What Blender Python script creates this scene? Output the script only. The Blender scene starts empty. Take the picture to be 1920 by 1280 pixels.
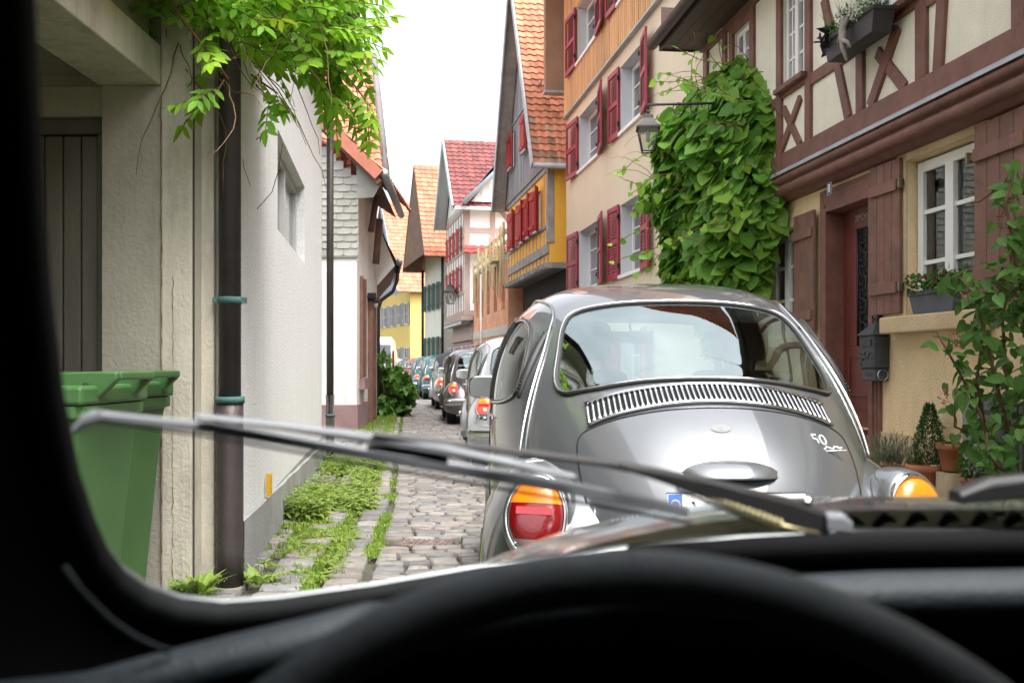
import bpy, math, random
import numpy as np
from mathutils import Vector, Matrix
R = math.radians
random.seed(7)
scene = bpy.context.scene
COL = scene.collection
# ------------------------------------------------------------------ camera, sky, sun, exposure
F_PX, CX, HY, EYE = 1867.0, 960.0, 685.0, 1.15     # 35 mm lens; eye height of a driver
cam_d = bpy.data.cameras.new('camera'); cam = bpy.data.objects.new('camera', cam_d); COL.objects.link(cam)
cam.location = (0, 0, EYE); cam.rotation_euler = (R(90), 0, 0)
cam_d.sensor_width = 36; cam_d.lens = 36 * F_PX / 1920; cam_d.shift_y = 45 / 1920
cam_d.clip_start = 0.02; cam_d.clip_end = 2000
cam_d.dof.use_dof = True; cam_d.dof.focus_distance = 6.5; cam_d.dof.aperture_fstop = 7.5
scene.camera = cam
w = bpy.data.worlds.new('World'); scene.world = w; w.use_nodes = True
nt = w.node_tree; bg = nt.nodes['Background']
sky = nt.nodes.new('ShaderNodeTexSky'); sky.sky_type = 'NISHITA'; sky.sun_disc = False
SUN_EL, SUN_AZ = R(66), R(140)
sky.sun_elevation = SUN_EL; sky.sun_rotation = SUN_AZ; sky.air_density = 1.0; sky.dust_density = 6.0; sky.ozone_density = 1.0
hs = nt.nodes.new('ShaderNodeHueSaturation'); hs.inputs['Saturation'].default_value = 0.25
nt.links.new(sky.outputs[0], hs.inputs['Color'])
# broken overcast: soft brightness of the cloud layer itself
tc = nt.nodes.new('ShaderNodeTexCoord'); nz = nt.nodes.new('ShaderNodeTexNoise'); nz.inputs['Scale'].default_value = 2.6; nz.inputs['Detail'].default_value = 7
mp = nt.nodes.new('ShaderNodeMapping'); mp.inputs['Scale'].default_value = (1, 1, 2.2)
nt.links.new(tc.outputs['Generated'], mp.inputs[0]); nt.links.new(mp.outputs[0], nz.inputs['Vector'])
mr = nt.nodes.new('ShaderNodeMapRange'); mr.inputs[1].default_value = .3; mr.inputs[2].default_value = .7; mr.inputs[3].default_value = .72; mr.inputs[4].default_value = 1.3
nt.links.new(nz.outputs['Fac'], mr.inputs[0])
mx = nt.nodes.new('ShaderNodeMix'); mx.data_type = 'RGBA'; mx.blend_type = 'MULTIPLY'; mx.inputs[0].default_value = 1
nt.links.new(hs.outputs[0], mx.inputs[6]); nt.links.new(mr.outputs[0], mx.inputs[7])
nt.links.new(mx.outputs[2], bg.inputs['Color']); bg.inputs['Strength'].default_value = 0.15
sd = bpy.data.lights.new('sun', 'SUN'); sd.energy = 0.65; sd.angle = R(35); sd.color = (1, .96, .9)
sun = bpy.data.objects.new('sun', sd); COL.objects.link(sun)
sun.rotation_euler = (R(90) - SUN_EL, 0, R(180) - SUN_AZ)
vs = scene.view_settings; vs.view_transform = 'Standard'; vs.look = 'None'; vs.gamma = 1; vs.exposure = 1.97
scene.display_settings.display_device = 'sRGB'
cy = scene.cycles; cy.use_denoising = True; cy.max_bounces = 8; cy.transparent_max_bounces = 12; cy.caustics_reflective = False; cy.caustics_refractive = False
try: cy.denoiser = 'OPENIMAGEDENOISE'
except Exception: pass

def P(px, py, Y):                                   # the point Y metres ahead that lies on that line of sight
    return Vector(((px - CX) / F_PX * Y, Y, EYE - (py - HY) / F_PX * Y))

# ------------------------------------------------------------------ materials
MATS = {}
def mat(name, col, rough=.6, metal=0., var=.12, vs=3., bump=0., bs=60., tint=False, coat=0., spec=.5, transl=0., emit=None, es=0., streak=0., stretch=None, col2=None, col2amt=.5, bump2=0., b2s=6., dirt=0.):
    if name in MATS: return MATS[name]
    m = bpy.data.materials.new(name); m.use_nodes = True; MATS[name] = m
    t = m.node_tree; N = t.nodes; L = t.links; b = N['Principled BSDF']
    b.inputs['Roughness'].default_value = rough; b.inputs['Metallic'].default_value = metal
    b.inputs['Specular IOR Level'].default_value = spec
    b.inputs['Coat Weight'].default_value = coat; b.inputs['Coat Roughness'].default_value = .03
    tc = N.new('ShaderNodeTexCoord'); src = tc.outputs['Object']
    if stretch:
        mp = N.new('ShaderNodeMapping'); mp.inputs['Scale'].default_value = stretch; L.new(src, mp.inputs[0]); src2 = mp.outputs[0]
    else: src2 = src
    c = None
    if var > 0 or col2:
        n = N.new('ShaderNodeTexNoise'); n.inputs['Scale'].default_value = vs; n.inputs['Detail'].default_value = 7; n.inputs['Roughness'].default_value = .62
        L.new(src2, n.inputs['Vector'])
        r = N.new('ShaderNodeMapRange'); r.inputs[1].default_value = .3; r.inputs[2].default_value = .7
        L.new(n.outputs['Fac'], r.inputs[0])
        mix = N.new('ShaderNodeMix'); mix.data_type = 'RGBA'; L.new(r.outputs[0], mix.inputs[0])
        hi = col2 if col2 else tuple(min(1, x * (1 + var)) for x in col)
        mix.inputs[6].default_value = (*[x * (1 - var) for x in col], 1); mix.inputs[7].default_value = (*hi, 1)
        c = mix.outputs[2]
    else:
        rgb = N.new('ShaderNodeRGB'); rgb.outputs[0].default_value = (*col, 1); c = rgb.outputs[0]
    if streak > 0:                                   # rain runs down the face: dirt with a shape of its own
        mp3 = N.new('ShaderNodeMapping'); mp3.inputs['Scale'].default_value = (5, 5, .35); L.new(src, mp3.inputs[0])
        n3 = N.new('ShaderNodeTexNoise'); n3.inputs['Scale'].default_value = 1.6; n3.inputs['Detail'].default_value = 8; n3.inputs['Roughness'].default_value = .7
        L.new(mp3.outputs[0], n3.inputs['Vector'])
        r3 = N.new('ShaderNodeMapRange'); r3.inputs[1].default_value = .48; r3.inputs[2].default_value = .78; r3.inputs[3].default_value = 0; r3.inputs[4].default_value = streak
        L.new(n3.outputs['Fac'], r3.inputs[0])
        m3 = N.new('ShaderNodeMix'); m3.data_type = 'RGBA'; m3.inputs[7].default_value = (.16, .14, .10, 1)
        L.new(r3.outputs[0], m3.inputs[0]); L.new(c, m3.inputs[6]); c = m3.outputs[2]
    if dirt > 0:
        n4 = N.new('ShaderNodeTexNoise'); n4.inputs['Scale'].default_value = 1.1; n4.inputs['Detail'].default_value = 10; n4.inputs['Roughness'].default_value = .75
        L.new(src, n4.inputs['Vector'])
        r4 = N.new('ShaderNodeMapRange'); r4.inputs[1].default_value = .5; r4.inputs[2].default_value = .72; r4.inputs[4].default_value = dirt
        L.new(n4.outputs['Fac'], r4.inputs[0])
        m4 = N.new('ShaderNodeMix'); m4.data_type = 'RGBA'; m4.inputs[7].default_value = (.13, .115, .08, 1)
        L.new(r4.outputs[0], m4.inputs[0]); L.new(c, m4.inputs[6]); c = m4.outputs[2]
    if tint:
        a = N.new('ShaderNodeAttribute'); a.attribute_name = 'tint'
        m2 = N.new('ShaderNodeMix'); m2.data_type = 'RGBA'; m2.blend_type = 'MULTIPLY'; m2.inputs[0].default_value = 1
        L.new(c, m2.inputs[6]); L.new(a.outputs['Color'], m2.inputs[7]); c = m2.outputs[2]
    L.new(c, b.inputs['Base Color'])
    nrm = None
    if bump > 0:
        n2 = N.new('ShaderNodeTexNoise'); n2.inputs['Scale'].default_value = bs; n2.inputs['Detail'].default_value = 5
        L.new(src2, n2.inputs['Vector'])
        bp = N.new('ShaderNodeBump'); bp.inputs['Strength'].default_value = 1; bp.inputs['Distance'].default_value = bump
        L.new(n2.outputs['Fac'], bp.inputs['Height']); nrm = bp.outputs[0]
    if bump2 > 0:
        n5 = N.new('ShaderNodeTexNoise'); n5.inputs['Scale'].default_value = b2s; n5.inputs['Detail'].default_value = 3
        L.new(src, n5.inputs['Vector'])
        bp2 = N.new('ShaderNodeBump'); bp2.inputs['Strength'].default_value = 1; bp2.inputs['Distance'].default_value = bump2
        L.new(n5.outputs['Fac'], bp2.inputs['Height'])
        if nrm: L.new(nrm, bp2.inputs['Normal'])
        nrm = bp2.outputs[0]
    if nrm: L.new(nrm, b.inputs['Normal'])
    if emit:
        b.inputs['Emission Color'].default_value = (*emit, 1); b.inputs['Emission Strength'].default_value = es
    if transl > 0:
        tr = N.new('ShaderNodeBsdfTranslucent'); L.new(c, tr.inputs['Color'])
        ms = N.new('ShaderNodeMixShader'); ms.inputs[0].default_value = transl
        L.new(b.outputs[0], ms.inputs[1]); L.new(tr.outputs[0], ms.inputs[2])
        L.new(ms.outputs[0], N['Material Output'].inputs['Surface'])
    return m

def glass(name, tintc=(.9, .95, .93), f0=.06, rough=.01, refl=(.93, .97, .97)):
    """thin pane: mirror part by facing angle, the rest straight through"""
    if name in MATS: return MATS[name]
    m = bpy.data.materials.new(name); m.use_nodes = True; MATS[name] = m
    t = m.node_tree; N = t.nodes; L = t.links; N.remove(N['Principled BSDF'])
    tr = N.new('ShaderNodeBsdfTransparent'); tr.inputs[0].default_value = (*tintc, 1)
    gl = N.new('ShaderNodeBsdfGlossy'); gl.inputs['Roughness'].default_value = rough; gl.inputs[0].default_value = (*refl, 1)
    lw = N.new('ShaderNodeFresnel'); lw.inputs[0].default_value = 1.6
    mr = N.new('ShaderNodeMapRange'); mr.inputs[1].default_value = 0; mr.inputs[2].default_value = 1; mr.inputs[3].default_value = f0; mr.inputs[4].default_value = 1
    L.new(lw.outputs[0], mr.inputs[0])
    ms = N.new('ShaderNodeMixShader'); L.new(mr.outputs[0], ms.inputs[0]); L.new(tr.outputs[0], ms.inputs[1]); L.new(gl.outputs[0], ms.inputs[2])
    L.new(ms.outputs[0], N['Material Output'].inputs['Surface'])
    return m

# ------------------------------------------------------------------ mesh builder
class MB:
    def __init__(s): s.V = []; s.F = []; s.M = []; s.T = []; s.S = []
    def add(s, verts, faces, m=0, tint=(1, 1, 1), smooth=False, mtx=None):
        o = len(s.V)
        if mtx is not None: verts = [tuple(mtx @ Vector(v)) for v in verts]
        s.V += [tuple(v) for v in verts]; seen = set()
        for f in faces:
            if len(faces) < 60:
                kf = frozenset(f)
                if kf in seen: continue
                seen.add(kf)
            s.F.append([i + o for i in f]); s.M.append(m); s.T.append(tint); s.S.append(smooth)
        return o
    def box(s, x0, x1, y0, y1, z0, z1, m=0, tint=(1, 1, 1), mtx=None):
        v = [(x0, y0, z0), (x1, y0, z0), (x1, y1, z0), (x0, y1, z0), (x0, y0, z1), (x1, y0, z1), (x1, y1, z1), (x0, y1, z1)]
        s.add(v, [(0, 3, 2, 1), (4, 5, 6, 7), (0, 1, 5, 4), (1, 2, 6, 5), (2, 3, 7, 6), (3, 0, 4, 7)], m, tint, mtx=mtx)
    def quad(s, a, b, c, d, m=0, tint=(1, 1, 1)): s.add([a, b, c, d], [(0, 1, 2, 3)], m, tint)
    def beam(s, a, b, w, y0, y1, m=0, tint=(1, 1, 1)):
        """board in the local facade plane from a=(s,z) to b=(s,z), width w, between depths y0..y1"""
        d = Vector((b[0] - a[0], b[1] - a[1])); d.normalize(); n = Vector((-d.y, d.x)) * w / 2
        q = [(a[0] + n.x, a[1] + n.y), (a[0] - n.x, a[1] - n.y), (b[0] - n.x, b[1] - n.y), (b[0] + n.x, b[1] + n.y)]
        s.prism(q, y0, y1, m, tint)
    def prism(s, poly, y0, y1, m=0, tint=(1, 1, 1), smooth=False):
        k = len(poly)
        v = [(p[0], y0, p[1]) for p in poly] + [(p[0], y1, p[1]) for p in poly]
        f = [tuple(range(k)), tuple(range(2 * k - 1, k - 1, -1))] + [(i, i + k, (i + 1) % k + k, (i + 1) % k) for i in range(k)]
        s.add(v, f, m, tint, smooth)
    def tube(s, pts, r, n=8, m=0, tint=(1, 1, 1), cap=True, flat=1.):
        pts = [Vector(p) for p in pts]; k = len(pts); rs = r if isinstance(r, (list, tuple)) else [r] * k
        o = len(s.V); up0 = None; V = []; Fc = []
        for i, p in enumerate(pts):
            d = (pts[min(i + 1, k - 1)] - pts[max(i - 1, 0)])
            if d.length < 1e-9: d = Vector((0, 0, 1))
            d.normalize()
            if up0 is None:
                up0 = Vector((0, 0, 1)) if abs(d.z) < .9 else Vector((1, 0, 0))
            a = d.cross(up0)
            if a.length < 1e-6: a = d.cross(Vector((1, .3, .2)))
            a.normalize(); b = a.cross(d).normalized(); up0 = b
            for j in range(n):
                t = 2 * math.pi * j / n
                V.append(p + a * (math.cos(t) * rs[i]) + b * (math.sin(t) * rs[i] * flat))
        for i in range(k - 1):
            for j in range(n):
                Fc.append((i * n + j, i * n + (j + 1) % n, (i + 1) * n + (j + 1) % n, (i + 1) * n + j))
        if cap: Fc += [tuple(range(n - 1, -1, -1)), tuple(range((k - 1) * n, k * n))]
        s.add(V, Fc, m, tint, True)
    def lathe(s, prof, n=24, m=0, tint=(1, 1, 1), mtx=None, smooth=True, ang=2 * math.pi):
        k = len(prof); V = []; Fc = []; full = abs(ang - 2 * math.pi) < 1e-6; c = n if full else n + 1
        for j in range(c):
            t = ang * j / n
            V += [(r * math.cos(t), r * math.sin(t), z) for r, z in prof]
        for j in range(n):
            j2 = (j + 1) % c
            for i in range(k - 1): Fc.append((j * k + i, j2 * k + i, j2 * k + i + 1, j * k + i + 1))
        s.add(V, Fc, m, tint, smooth, mtx)
    def grid(s, pts, m=0, tint=(1, 1, 1), smooth=True, closed_u=False, closed_v=False, flip=False):
        """pts[i][j]"""
        a = len(pts); b = len(pts[0]); V = [p for row in pts for p in row]; Fc = []
        for i in range(a if closed_u else a - 1):
            for j in range(b if closed_v else b - 1):
                q = (i * b + j, ((i + 1) % a) * b + j, ((i + 1) % a) * b + (j + 1) % b, i * b + (j + 1) % b)
                Fc.append(q[::-1] if flip else q)
        s.add(V, Fc, m, tint, smooth)
    def build(s, name, mats, parent=None, loc=None, rot=None, bevel=0., seg=2, fixn=False, autosmooth=None):
        me = bpy.data.meshes.new(name); me.from_pydata(s.V, [], s.F)
        if not isinstance(mats, (list, tuple)): mats = [mats]
        for x in mats: me.materials.append(x)
        n = len(me.polygons)
        me.polygons.foreach_set('material_index', np.array(s.M, dtype=np.int32))
        me.polygons.foreach_set('use_smooth', np.array(s.S, dtype=bool))
        at = me.attributes.new('tint', 'FLOAT_COLOR', 'FACE')
        at.data.foreach_set('color', np.array([(*t, 1) for t in s.T], dtype=np.float32).ravel())
        me.update()
        if fixn:
            import bmesh
            bm = bmesh.new(); bm.from_mesh(me); bmesh.ops.recalc_face_normals(bm, faces=bm.faces); bm.to_mesh(me); bm.free()
        o = bpy.data.objects.new(name, me); COL.objects.link(o)
        if parent: o.parent = parent
        if loc is not None: o.location = loc
        if rot is not None: o.rotation_euler = rot
        if bevel > 0:
            md = o.modifiers.new('edge', 'BEVEL'); md.width = bevel; md.segments = seg; md.limit_method = 'ANGLE'; md.angle_limit = R(40)
        return o

def tag(o, label=None, cat=None, group=None, kind=None):
    for k, v in (('label', label), ('category', cat), ('group', group), ('kind', kind)):
        if v: o[k] = v
    return o
def thing(name, label, cat, loc=(0, 0, 0), rz=0., group=None):
    o = bpy.data.objects.new(name, None); COL.objects.link(o); o.empty_display_size = .2
    o.location = loc; o.rotation_euler = (0, 0, rz)
    return tag(o, label, cat, group)
def copy_tree(o, parent=None):
    c = o.copy(); COL.objects.link(c)
    if parent: c.parent = parent
    for ch in o.children: copy_tree(ch, c)
    return c
def facade(name, label, cat, p0, p1, group=None):
    """thing whose local x runs p0->p1 along the front, +y out to the left of that run"""
    d = Vector((p1[0] - p0[0], p1[1] - p0[1])); L = d.length
    return thing(name, label, cat, (p0[0], p0[1], 0), math.atan2(d.y, d.x), group), L
def text_mesh(name, body, size, depth, m, parent, mtx, align='CENTER'):
    cu = bpy.data.curves.new(name, 'FONT'); cu.body = body; cu.size = size; cu.extrude = depth; cu.align_x = align; cu.align_y = 'CENTER'
    tmp = bpy.data.objects.new('tmp', cu); COL.objects.link(tmp)
    dg = bpy.context.evaluated_depsgraph_get(); me = bpy.data.meshes.new_from_object(tmp.evaluated_get(dg))
    bpy.data.objects.remove(tmp)
    me.materials.clear(); me.materials.append(m)
    o = bpy.data.objects.new(name, me); COL.objects.link(o); o.parent = parent; o.matrix_local = mtx
    return o
def basis(o, x, y, z):
    x, y, z = (Vector(v).normalized() for v in (x, y, z))
    return Matrix(((x.x, y.x, z.x, o[0]), (x.y, y.y, z.y, o[1]), (x.z, y.z, z.z, o[2]), (0, 0, 0, 1)))
def lerp(a, b, t): return a + (b - a) * t
def interp(x, xs, ys): return float(np.interp(x, xs, ys))

# ------------------------------------------------------------------ facade pieces
def wall_open(mb, s0, s1, z0, z1, ops, y=0., depth=.2, m=0, mr=None, back=None):
    """front face with openings (a,b,c,d) and their reveals"""
    mr = m if mr is None else mr
    S = sorted({s0, s1, *[v for o in ops for v in o[:2] if s0 < v < s1]}); Z = sorted({z0, z1, *[v for o in ops for v in o[2:4] if z0 < v < z1]})
    for i in range(len(S) - 1):
        for j in range(len(Z) - 1):
            cx, cz = (S[i] + S[i + 1]) / 2, (Z[j] + Z[j + 1]) / 2
            if any(o[0] < cx < o[1] and o[2] < cz < o[3] for o in ops): continue
            mb.quad((S[i], y, Z[j]), (S[i], y, Z[j + 1]), (S[i + 1], y, Z[j + 1]), (S[i + 1], y, Z[j]), m)
    for a, b, c, d in [o[:4] for o in ops]:
        yb = y - depth
        mb.quad((a, y, c), (a, yb, c), (a, yb, d), (a, y, d), mr); mb.quad((b, y, c), (b, y, d), (b, yb, d), (b, yb, c), mr)
        mb.quad((a, y, d), (a, yb, d), (b, yb, d), (b, y, d), mr); mb.quad((a, y, c), (b, y, c), (b, yb, c), (a, yb, c), mr)
        if back is not None:
            mb.quad((a, yb - .25, c), (a, yb - .25, d), (b, yb - .25, d), (b, yb - .25, c), back)
            mb.quad((a, yb, c), (a, yb - .25, c), (a, yb - .25, d), (a, yb, d), back); mb.quad((b, yb, c), (b, yb, d), (b, yb - .25, d), (b, yb - .25, c), back)
            mb.quad((a, yb, d), (a, yb - .25, d), (b, yb - .25, d), (b, yb, d), back); mb.quad((a, yb, c), (b, yb, c), (b, yb - .25, c), (a, yb - .25, c), back)
def window(parent, a, b, c, d, y, nx=2, ny=2, fw=.055, bw=.022, fm=None, gm=None, curtain=None, half=False):
    f = MB(); t = .045
    f.box(a, a + fw, y - t, y, c, d); f.box(b - fw, b, y - t, y, c, d)
    f.box(a + fw, b - fw, y - t, y - .002, d - fw, d); f.box(a + fw, b - fw, y - t, y - .002, c, c + fw)
    if half:
        mid = (a + b) / 2; f.box(mid - fw * .7, mid + fw * .7, y - t, y + .008, c + fw, d - fw)
    for i in range(1, nx):
        x = lerp(a, b, i / nx)
        if half and abs(i / nx - .5) < .01: continue
        f.box(x - bw / 2, x + bw / 2, y - t, y - .006, c + fw, d - fw)
    for j in range(1, ny):
        z = lerp(c, d, j / ny); f.box(a + fw, b - fw, y - t, y - .009, z - bw / 2, z + bw / 2)
    w = f.build('window', fm, parent)
    g = MB(); yy = y - .03
    g.quad((a + .02, yy, c + .02), (a + .02, yy, d - .02), (b - .02, yy, d - .02), (b - .02, yy, c + .02)); g.build('pane', gm, w)
    if curtain:
        k = MB(); n = 28; yy = y - .12; top = lerp(c, d, curtain)
        k.grid([[(lerp(a + .03, b - .03, i / n), yy + .018 * math.sin(i * 2.1), z) for z in (c, top)] for i in range(n + 1)], smooth=True)
        k.build('curtain', mat('lace', (.75, .75, .72), .9, var=.05, transl=.5), w)
    return w
def shutter(parent, s, z0, z1, wdt, y, m, kind='louvre', open_deg=4., sgn=1, metal=None):
    """hinged at s, leaf reaching sgn*wdt along the wall"""
    f = MB(); t = .035
    if kind == 'louvre':
        fr = min(.06, wdt * .16)
        f.box(0, fr, 0, t, z0, z1); f.box(wdt - fr, wdt, 0, t, z0, z1)
        zm = (z0 + z1) / 2
        for za, zb in ((z0, z0 + .09), (zm - .04, zm + .04), (z1 - .09, z1)): f.box(fr, wdt - fr, .001, t - .001, za, zb)
        for za, zb in ((z0 + .09, zm - .04), (zm + .04, z1 - .09)):
            n = max(3, int((zb - za) / .045))
            for i in range(n):
                z = lerp(za, zb, (i + .5) / n)
                f.add([(fr, .004, z + .024), (wdt - fr, .004, z + .024), (wdt - fr, t - .004, z - .018), (fr, t - .004, z - .018), (fr, .004, z + .014), (wdt - fr, .004, z + .014), (wdt - fr, t - .004, z - .028), (fr, t - .004, z - .028)],
                      [(0, 1, 2, 3), (7, 6, 5, 4), (2, 6, 7, 3), (0, 4, 5, 1)])
    else:
        n = 4
        for i in range(n):
            k = .9 + .2 * random.random()
            f.box(wdt * i / n + .003, wdt * (i + 1) / n - .003, 0, .028, z0, z1, tint=(k, k, k))
        for z in (z0 + (z1 - z0) * .17, z1 - (z1 - z0) * .17):
            f.box(.02, wdt - .02, .028, .052, z - .045, z + .045)
    if sgn < 0: f.V = [(-x, yy, z) for x, yy, z in f.V]; f.F = [q[::-1] for q in f.F]
    o = f.build('shutter', m, parent, (s, y, 0), (0, 0, R(open_deg) * sgn), bevel=.004, seg=1)
    if metal:
        h = MB()
        for z in (z0 + (z1 - z0) * .17, z1 - (z1 - z0) * .17):
            h.box(-.05, .012, .015, .04, z - .02, z + .02); h.box(-.05, -.03, .015, .06, z - .035, z + .035)
        if sgn < 0: h.V = [(-x, yy, z) for x, yy, z in h.V]; h.F = [q[::-1] for q in h.F]
        h.build('hinge', metal, o)
    return o
def tile_roof(mb, O, u, v, tw=.22, th=.34, cols=((.55, .16, .07),), amp=.022, m=0, rnd=random, keep=None, rowvar=None):
    """pantiles over the parallelogram O + u*a + v*b (u along the eave, v up the slope); normal = u x v"""
    O, u, v = Vector(O), Vector(u), Vector(v); n = u.cross(v).normalized()
    nu = max(1, round(u.length / tw)); nv = max(1, round(v.length / th)); du = u / nu; dv = v / nv
    prof = [(0, .35), (.22, 1.), (.5, .45), (.78, -.05), (1., .35)]
    for j in range(nv):
        for i in range(nu):
            if keep and not keep((i + .5) / nu, (j + .5) / nv): continue
            c = rnd.choice(cols); k = .82 + .36 * rnd.random(); tt = tuple(x * k for x in c)
            if rowvar: tt = rowvar((i + .5) / nu, (j + .5) / nv, tt)
            base = O + du * i + dv * j; jig = (rnd.random() - .5) * .008
            V = []
            for t, h in prof:
                V.append(base + du * t - dv * .06 + n * (h * amp * 1.6 + .036 + jig))
            for t, h in prof:
                V.append(base + du * t + dv * 1.02 + n * (h * amp * 1.6 + .008))
            for t, h in prof:
                V.append(base + du * t - dv * .06 + n * -.01)
            Fc = [(q, q + 1, q + 6, q + 5) for q in range(4)] + [(q + 10, q + 11, q + 1, q) for q in range(4)]
            mb.add(V, Fc, m, tt, False)
def leaf(mb, p, d, n, L, W, kind='oval', tint=(1, 1, 1), fold=.18, droop=.15):
    p, d, n = Vector(p), Vector(d).normalized(), Vector(n)
    s = d.cross(n)
    if s.length < 1e-5: s = d.cross(Vector((.3, .5, .8)))
    s.normalize(); n = s.cross(d)
    H = {'oval': [(.0, .03), (.2, .36), (.48, .5), (.78, .3)], 'heart': [(-.1, .2), (-.02, .42), (.25, .52), (.6, .38), (.85, .15)], 'lance': [(.05, .05), (.35, .5), (.7, .3)]}[kind]
    mid = [p, p + d * (L * .5) + n * (-.02 * L), p + d * L - n * (L * droop)]
    Lh = [p + d * (a * L) + s * (b * W) + n * (fold * b * W - droop * L * max(0, a) ** 2) for a, b in H]
    Rh = [p + d * (a * L) - s * (b * W) + n * (fold * b * W - droop * L * max(0, a) ** 2) for a, b in H]
    V = mid + Lh + Rh; k = len(H)
    mb.add(V, [(0, *range(3, 3 + k), 2, 1), (0, 1, 2, *range(2 + 2 * k, 2 + k, -1))], 0, tint, True)
def gtint(base, v=.35, yv=.3):
    k = 1 - v / 2 + v * random.random(); y = (random.random() - .35) * yv
    return (base[0] * k * (1 + y * 1.3), base[1] * k * (1 + y * .35), base[2] * k)
def rvec(): 
    while True:
        v = Vector((random.uniform(-1, 1), random.uniform(-1, 1), random.uniform(-1, 1)))
        if .05 < v.length < 1: return v.normalized()
# ------------------------------------------------------------------ ground
soil = mat('soil', (.075, .066, .045), .95, var=.4, vs=9, bump=.02, bs=40, col2=(.10, .10, .055))
g = MB(); g.quad((-700, -700, -.03), (700, -700, -.03), (700, 900, -.03), (-700, 900, -.03)); tag(g.build('ground', soil), kind='structure')
def x_wall(Y): return interp(Y, [-10, 5.3, 11.9, 17.5, 22, 30, 45, 70], [.2, -1.45, -2.28, -2.75, -3.0, -4.2, -7., -14])
def x_gut(Y): return interp(Y, [-10, 5.5, 8.1, 14, 22.6, 30, 45, 70], [.2, -.80, -.99, -1.6, -2.5, -3.6, -6.2, -13])
rs = random.Random(3)
cob = mat('sett_stone', (.25, .24, .23), .75, var=.22, vs=14, bump=.006, bs=90, tint=True, bump2=.008, b2s=22, spec=.4)
mb = MB()
SC = [(.80, .78, .76), (.92, .87, .83), (.74, .75, .79), (.86, .82, .78), (1.0, .97, .92), (.86, .79, .73), (.68, .68, .70), (.9, .89, .88)]
def sett(cx, cy, lx, ly, yaw, h=.02, dark=1.):
    c, s_ = math.cos(yaw), math.sin(yaw); V = []
    sk = rs.uniform(-.1, .1)
    for k, (f, z) in enumerate(((1., -.03), (.975, h * .3), (.89, h))):
        for q in range(10):
            t = 2 * math.pi * (q + .5) / 10
            ex = math.copysign(abs(math.cos(t)) ** .30, math.cos(t)); ey = math.copysign(abs(math.sin(t)) ** .30, math.sin(t))
            if k == 0: jj = [1 + rs.uniform(-.09, .07) for _ in range(10)] if q == 0 else jj
            x = ex * lx / 2 * jj[q] * f; y = ey * ly / 2 * jj[(q * 3) % 10] * f + sk * x
            V.append((cx + x * c - y * s_, cy + x * s_ + y * c, z + rs.uniform(-.002, .002) + (0 if k < 2 else rs.uniform(-.003, .003))))
    F_ = [(a * 10 + q, a * 10 + (q + 1) % 10, a * 10 + 10 + (q + 1) % 10, a * 10 + 10 + q) for a in (0, 1) for q in range(10)] + [tuple(range(20, 30))]
    t = rs.choice(SC); k = rs.uniform(.72, 1.12) * dark
    mb.add(V, F_, 0, (t[0] * k, t[1] * k, t[2] * k), True)
Y = 3.2
while Y < 62:
    far = Y > 26; st = (.118 if not far else .17) * rs.uniform(.88, 1.15)
    slope = (x_gut(Y + 1) - x_gut(Y - 1)) / 2
    xg = x_gut(Y); x = xg + .02; wob = rs.uniform(-.012, .012)
    xr = {0: 2.3}.get(0) if Y > 8 else 3.0
    while x < xr:
        lx = rs.uniform(.12, .22) if not far else rs.uniform(.2, .36)
        yy = Y - slope * (x + lx / 2 - xg) * .9 + wob + rs.uniform(-.008, .008)
        if not (abs(x + lx / 2 + .55) < .22 and abs(yy - 6.43) < .13):
            sett(x + lx / 2, yy, lx - .012, st - .009, math.atan(-slope * .9) + rs.uniform(-.025, .025), rs.uniform(.008, .018))
        x += lx
    Y += st
# gutter courses: two lines of longer stones laid along the street, then the uneven strip by the wall
for off, wd in ((-.13, .2), (-.42, .26)):
    Y = 3.2
    while Y < 45:
        ly = rs.uniform(.2, .34); sl = math.atan((x_gut(Y + .5) - x_gut(Y - .5)))
        sett(x_gut(Y) + off + rs.uniform(-.01, .01), Y + ly / 2, wd * rs.uniform(.85, 1), ly - .02, -sl, rs.uniform(.008, .02), .97); Y += ly
Y = 3.0
while Y < 24:
    st = rs.uniform(.11, .16); xa = x_gut(Y) - .6
    while xa > x_wall(Y) - .15 - (0.6 if Y < 5.2 else 0):
        lx = rs.uniform(.13, .25)
        if rs.random() < (.95 if Y < 9 else .7): sett(xa - lx / 2, Y + rs.uniform(-.02, .02), lx - .02, st - .016, rs.uniform(-.06, .1), rs.uniform(.008, .022), .9)
        xa -= lx
    Y += st
tag(mb.build('cobbled_street', cob), kind='structure')
# small iron drain cover set among the stones
iron = mat('cast_iron', (.20, .155, .135), .6, .6, var=.4, vs=30, bump=.002)
t = thing('drain_cover', 'small rusty iron drain cover set between the cobbles beside the nearest car', 'drain cover', (-.55, 6.43, 0), R(-6))
mb = MB(); mb.box(-.17, .17, -.1, .1, -.03, .012)
mb.build('plate', iron, t, bevel=.01)
mb = MB()
for i in range(9): mb.box(-.145 + i * .0335, -.127 + i * .0335, -.085, -.02, .012, .018); mb.box(-.145 + i * .0335, -.127 + i * .0335, .02, .085, .012, .018)
for i in range(4): mb.box(-.12 + i * .065, -.08 + i * .065, -.012, .012, .012, .018)
mb.build('grate', iron, t, bevel=.002, seg=1)
# far wooded hill
hill = mat('wooded_hill', (.05, .085, .045), .95, var=.35, vs=.25, bump=.8, bs=.8)
mb = MB(); rows = []
for j in range(8):
    rows.append([(x, 420 + j * 25, -2 + (70 * math.exp(-((x + 62) / 90) ** 2) + 9 * math.sin(x * .11) + 4 * math.sin(x * .37)) * math.sin(min(1, j / 4) * math.pi / 2)) for x in range(-300, 160, 4)])
mb.grid(rows, flip=True); tag(mb.build('hill', hill), kind='structure')

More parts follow.
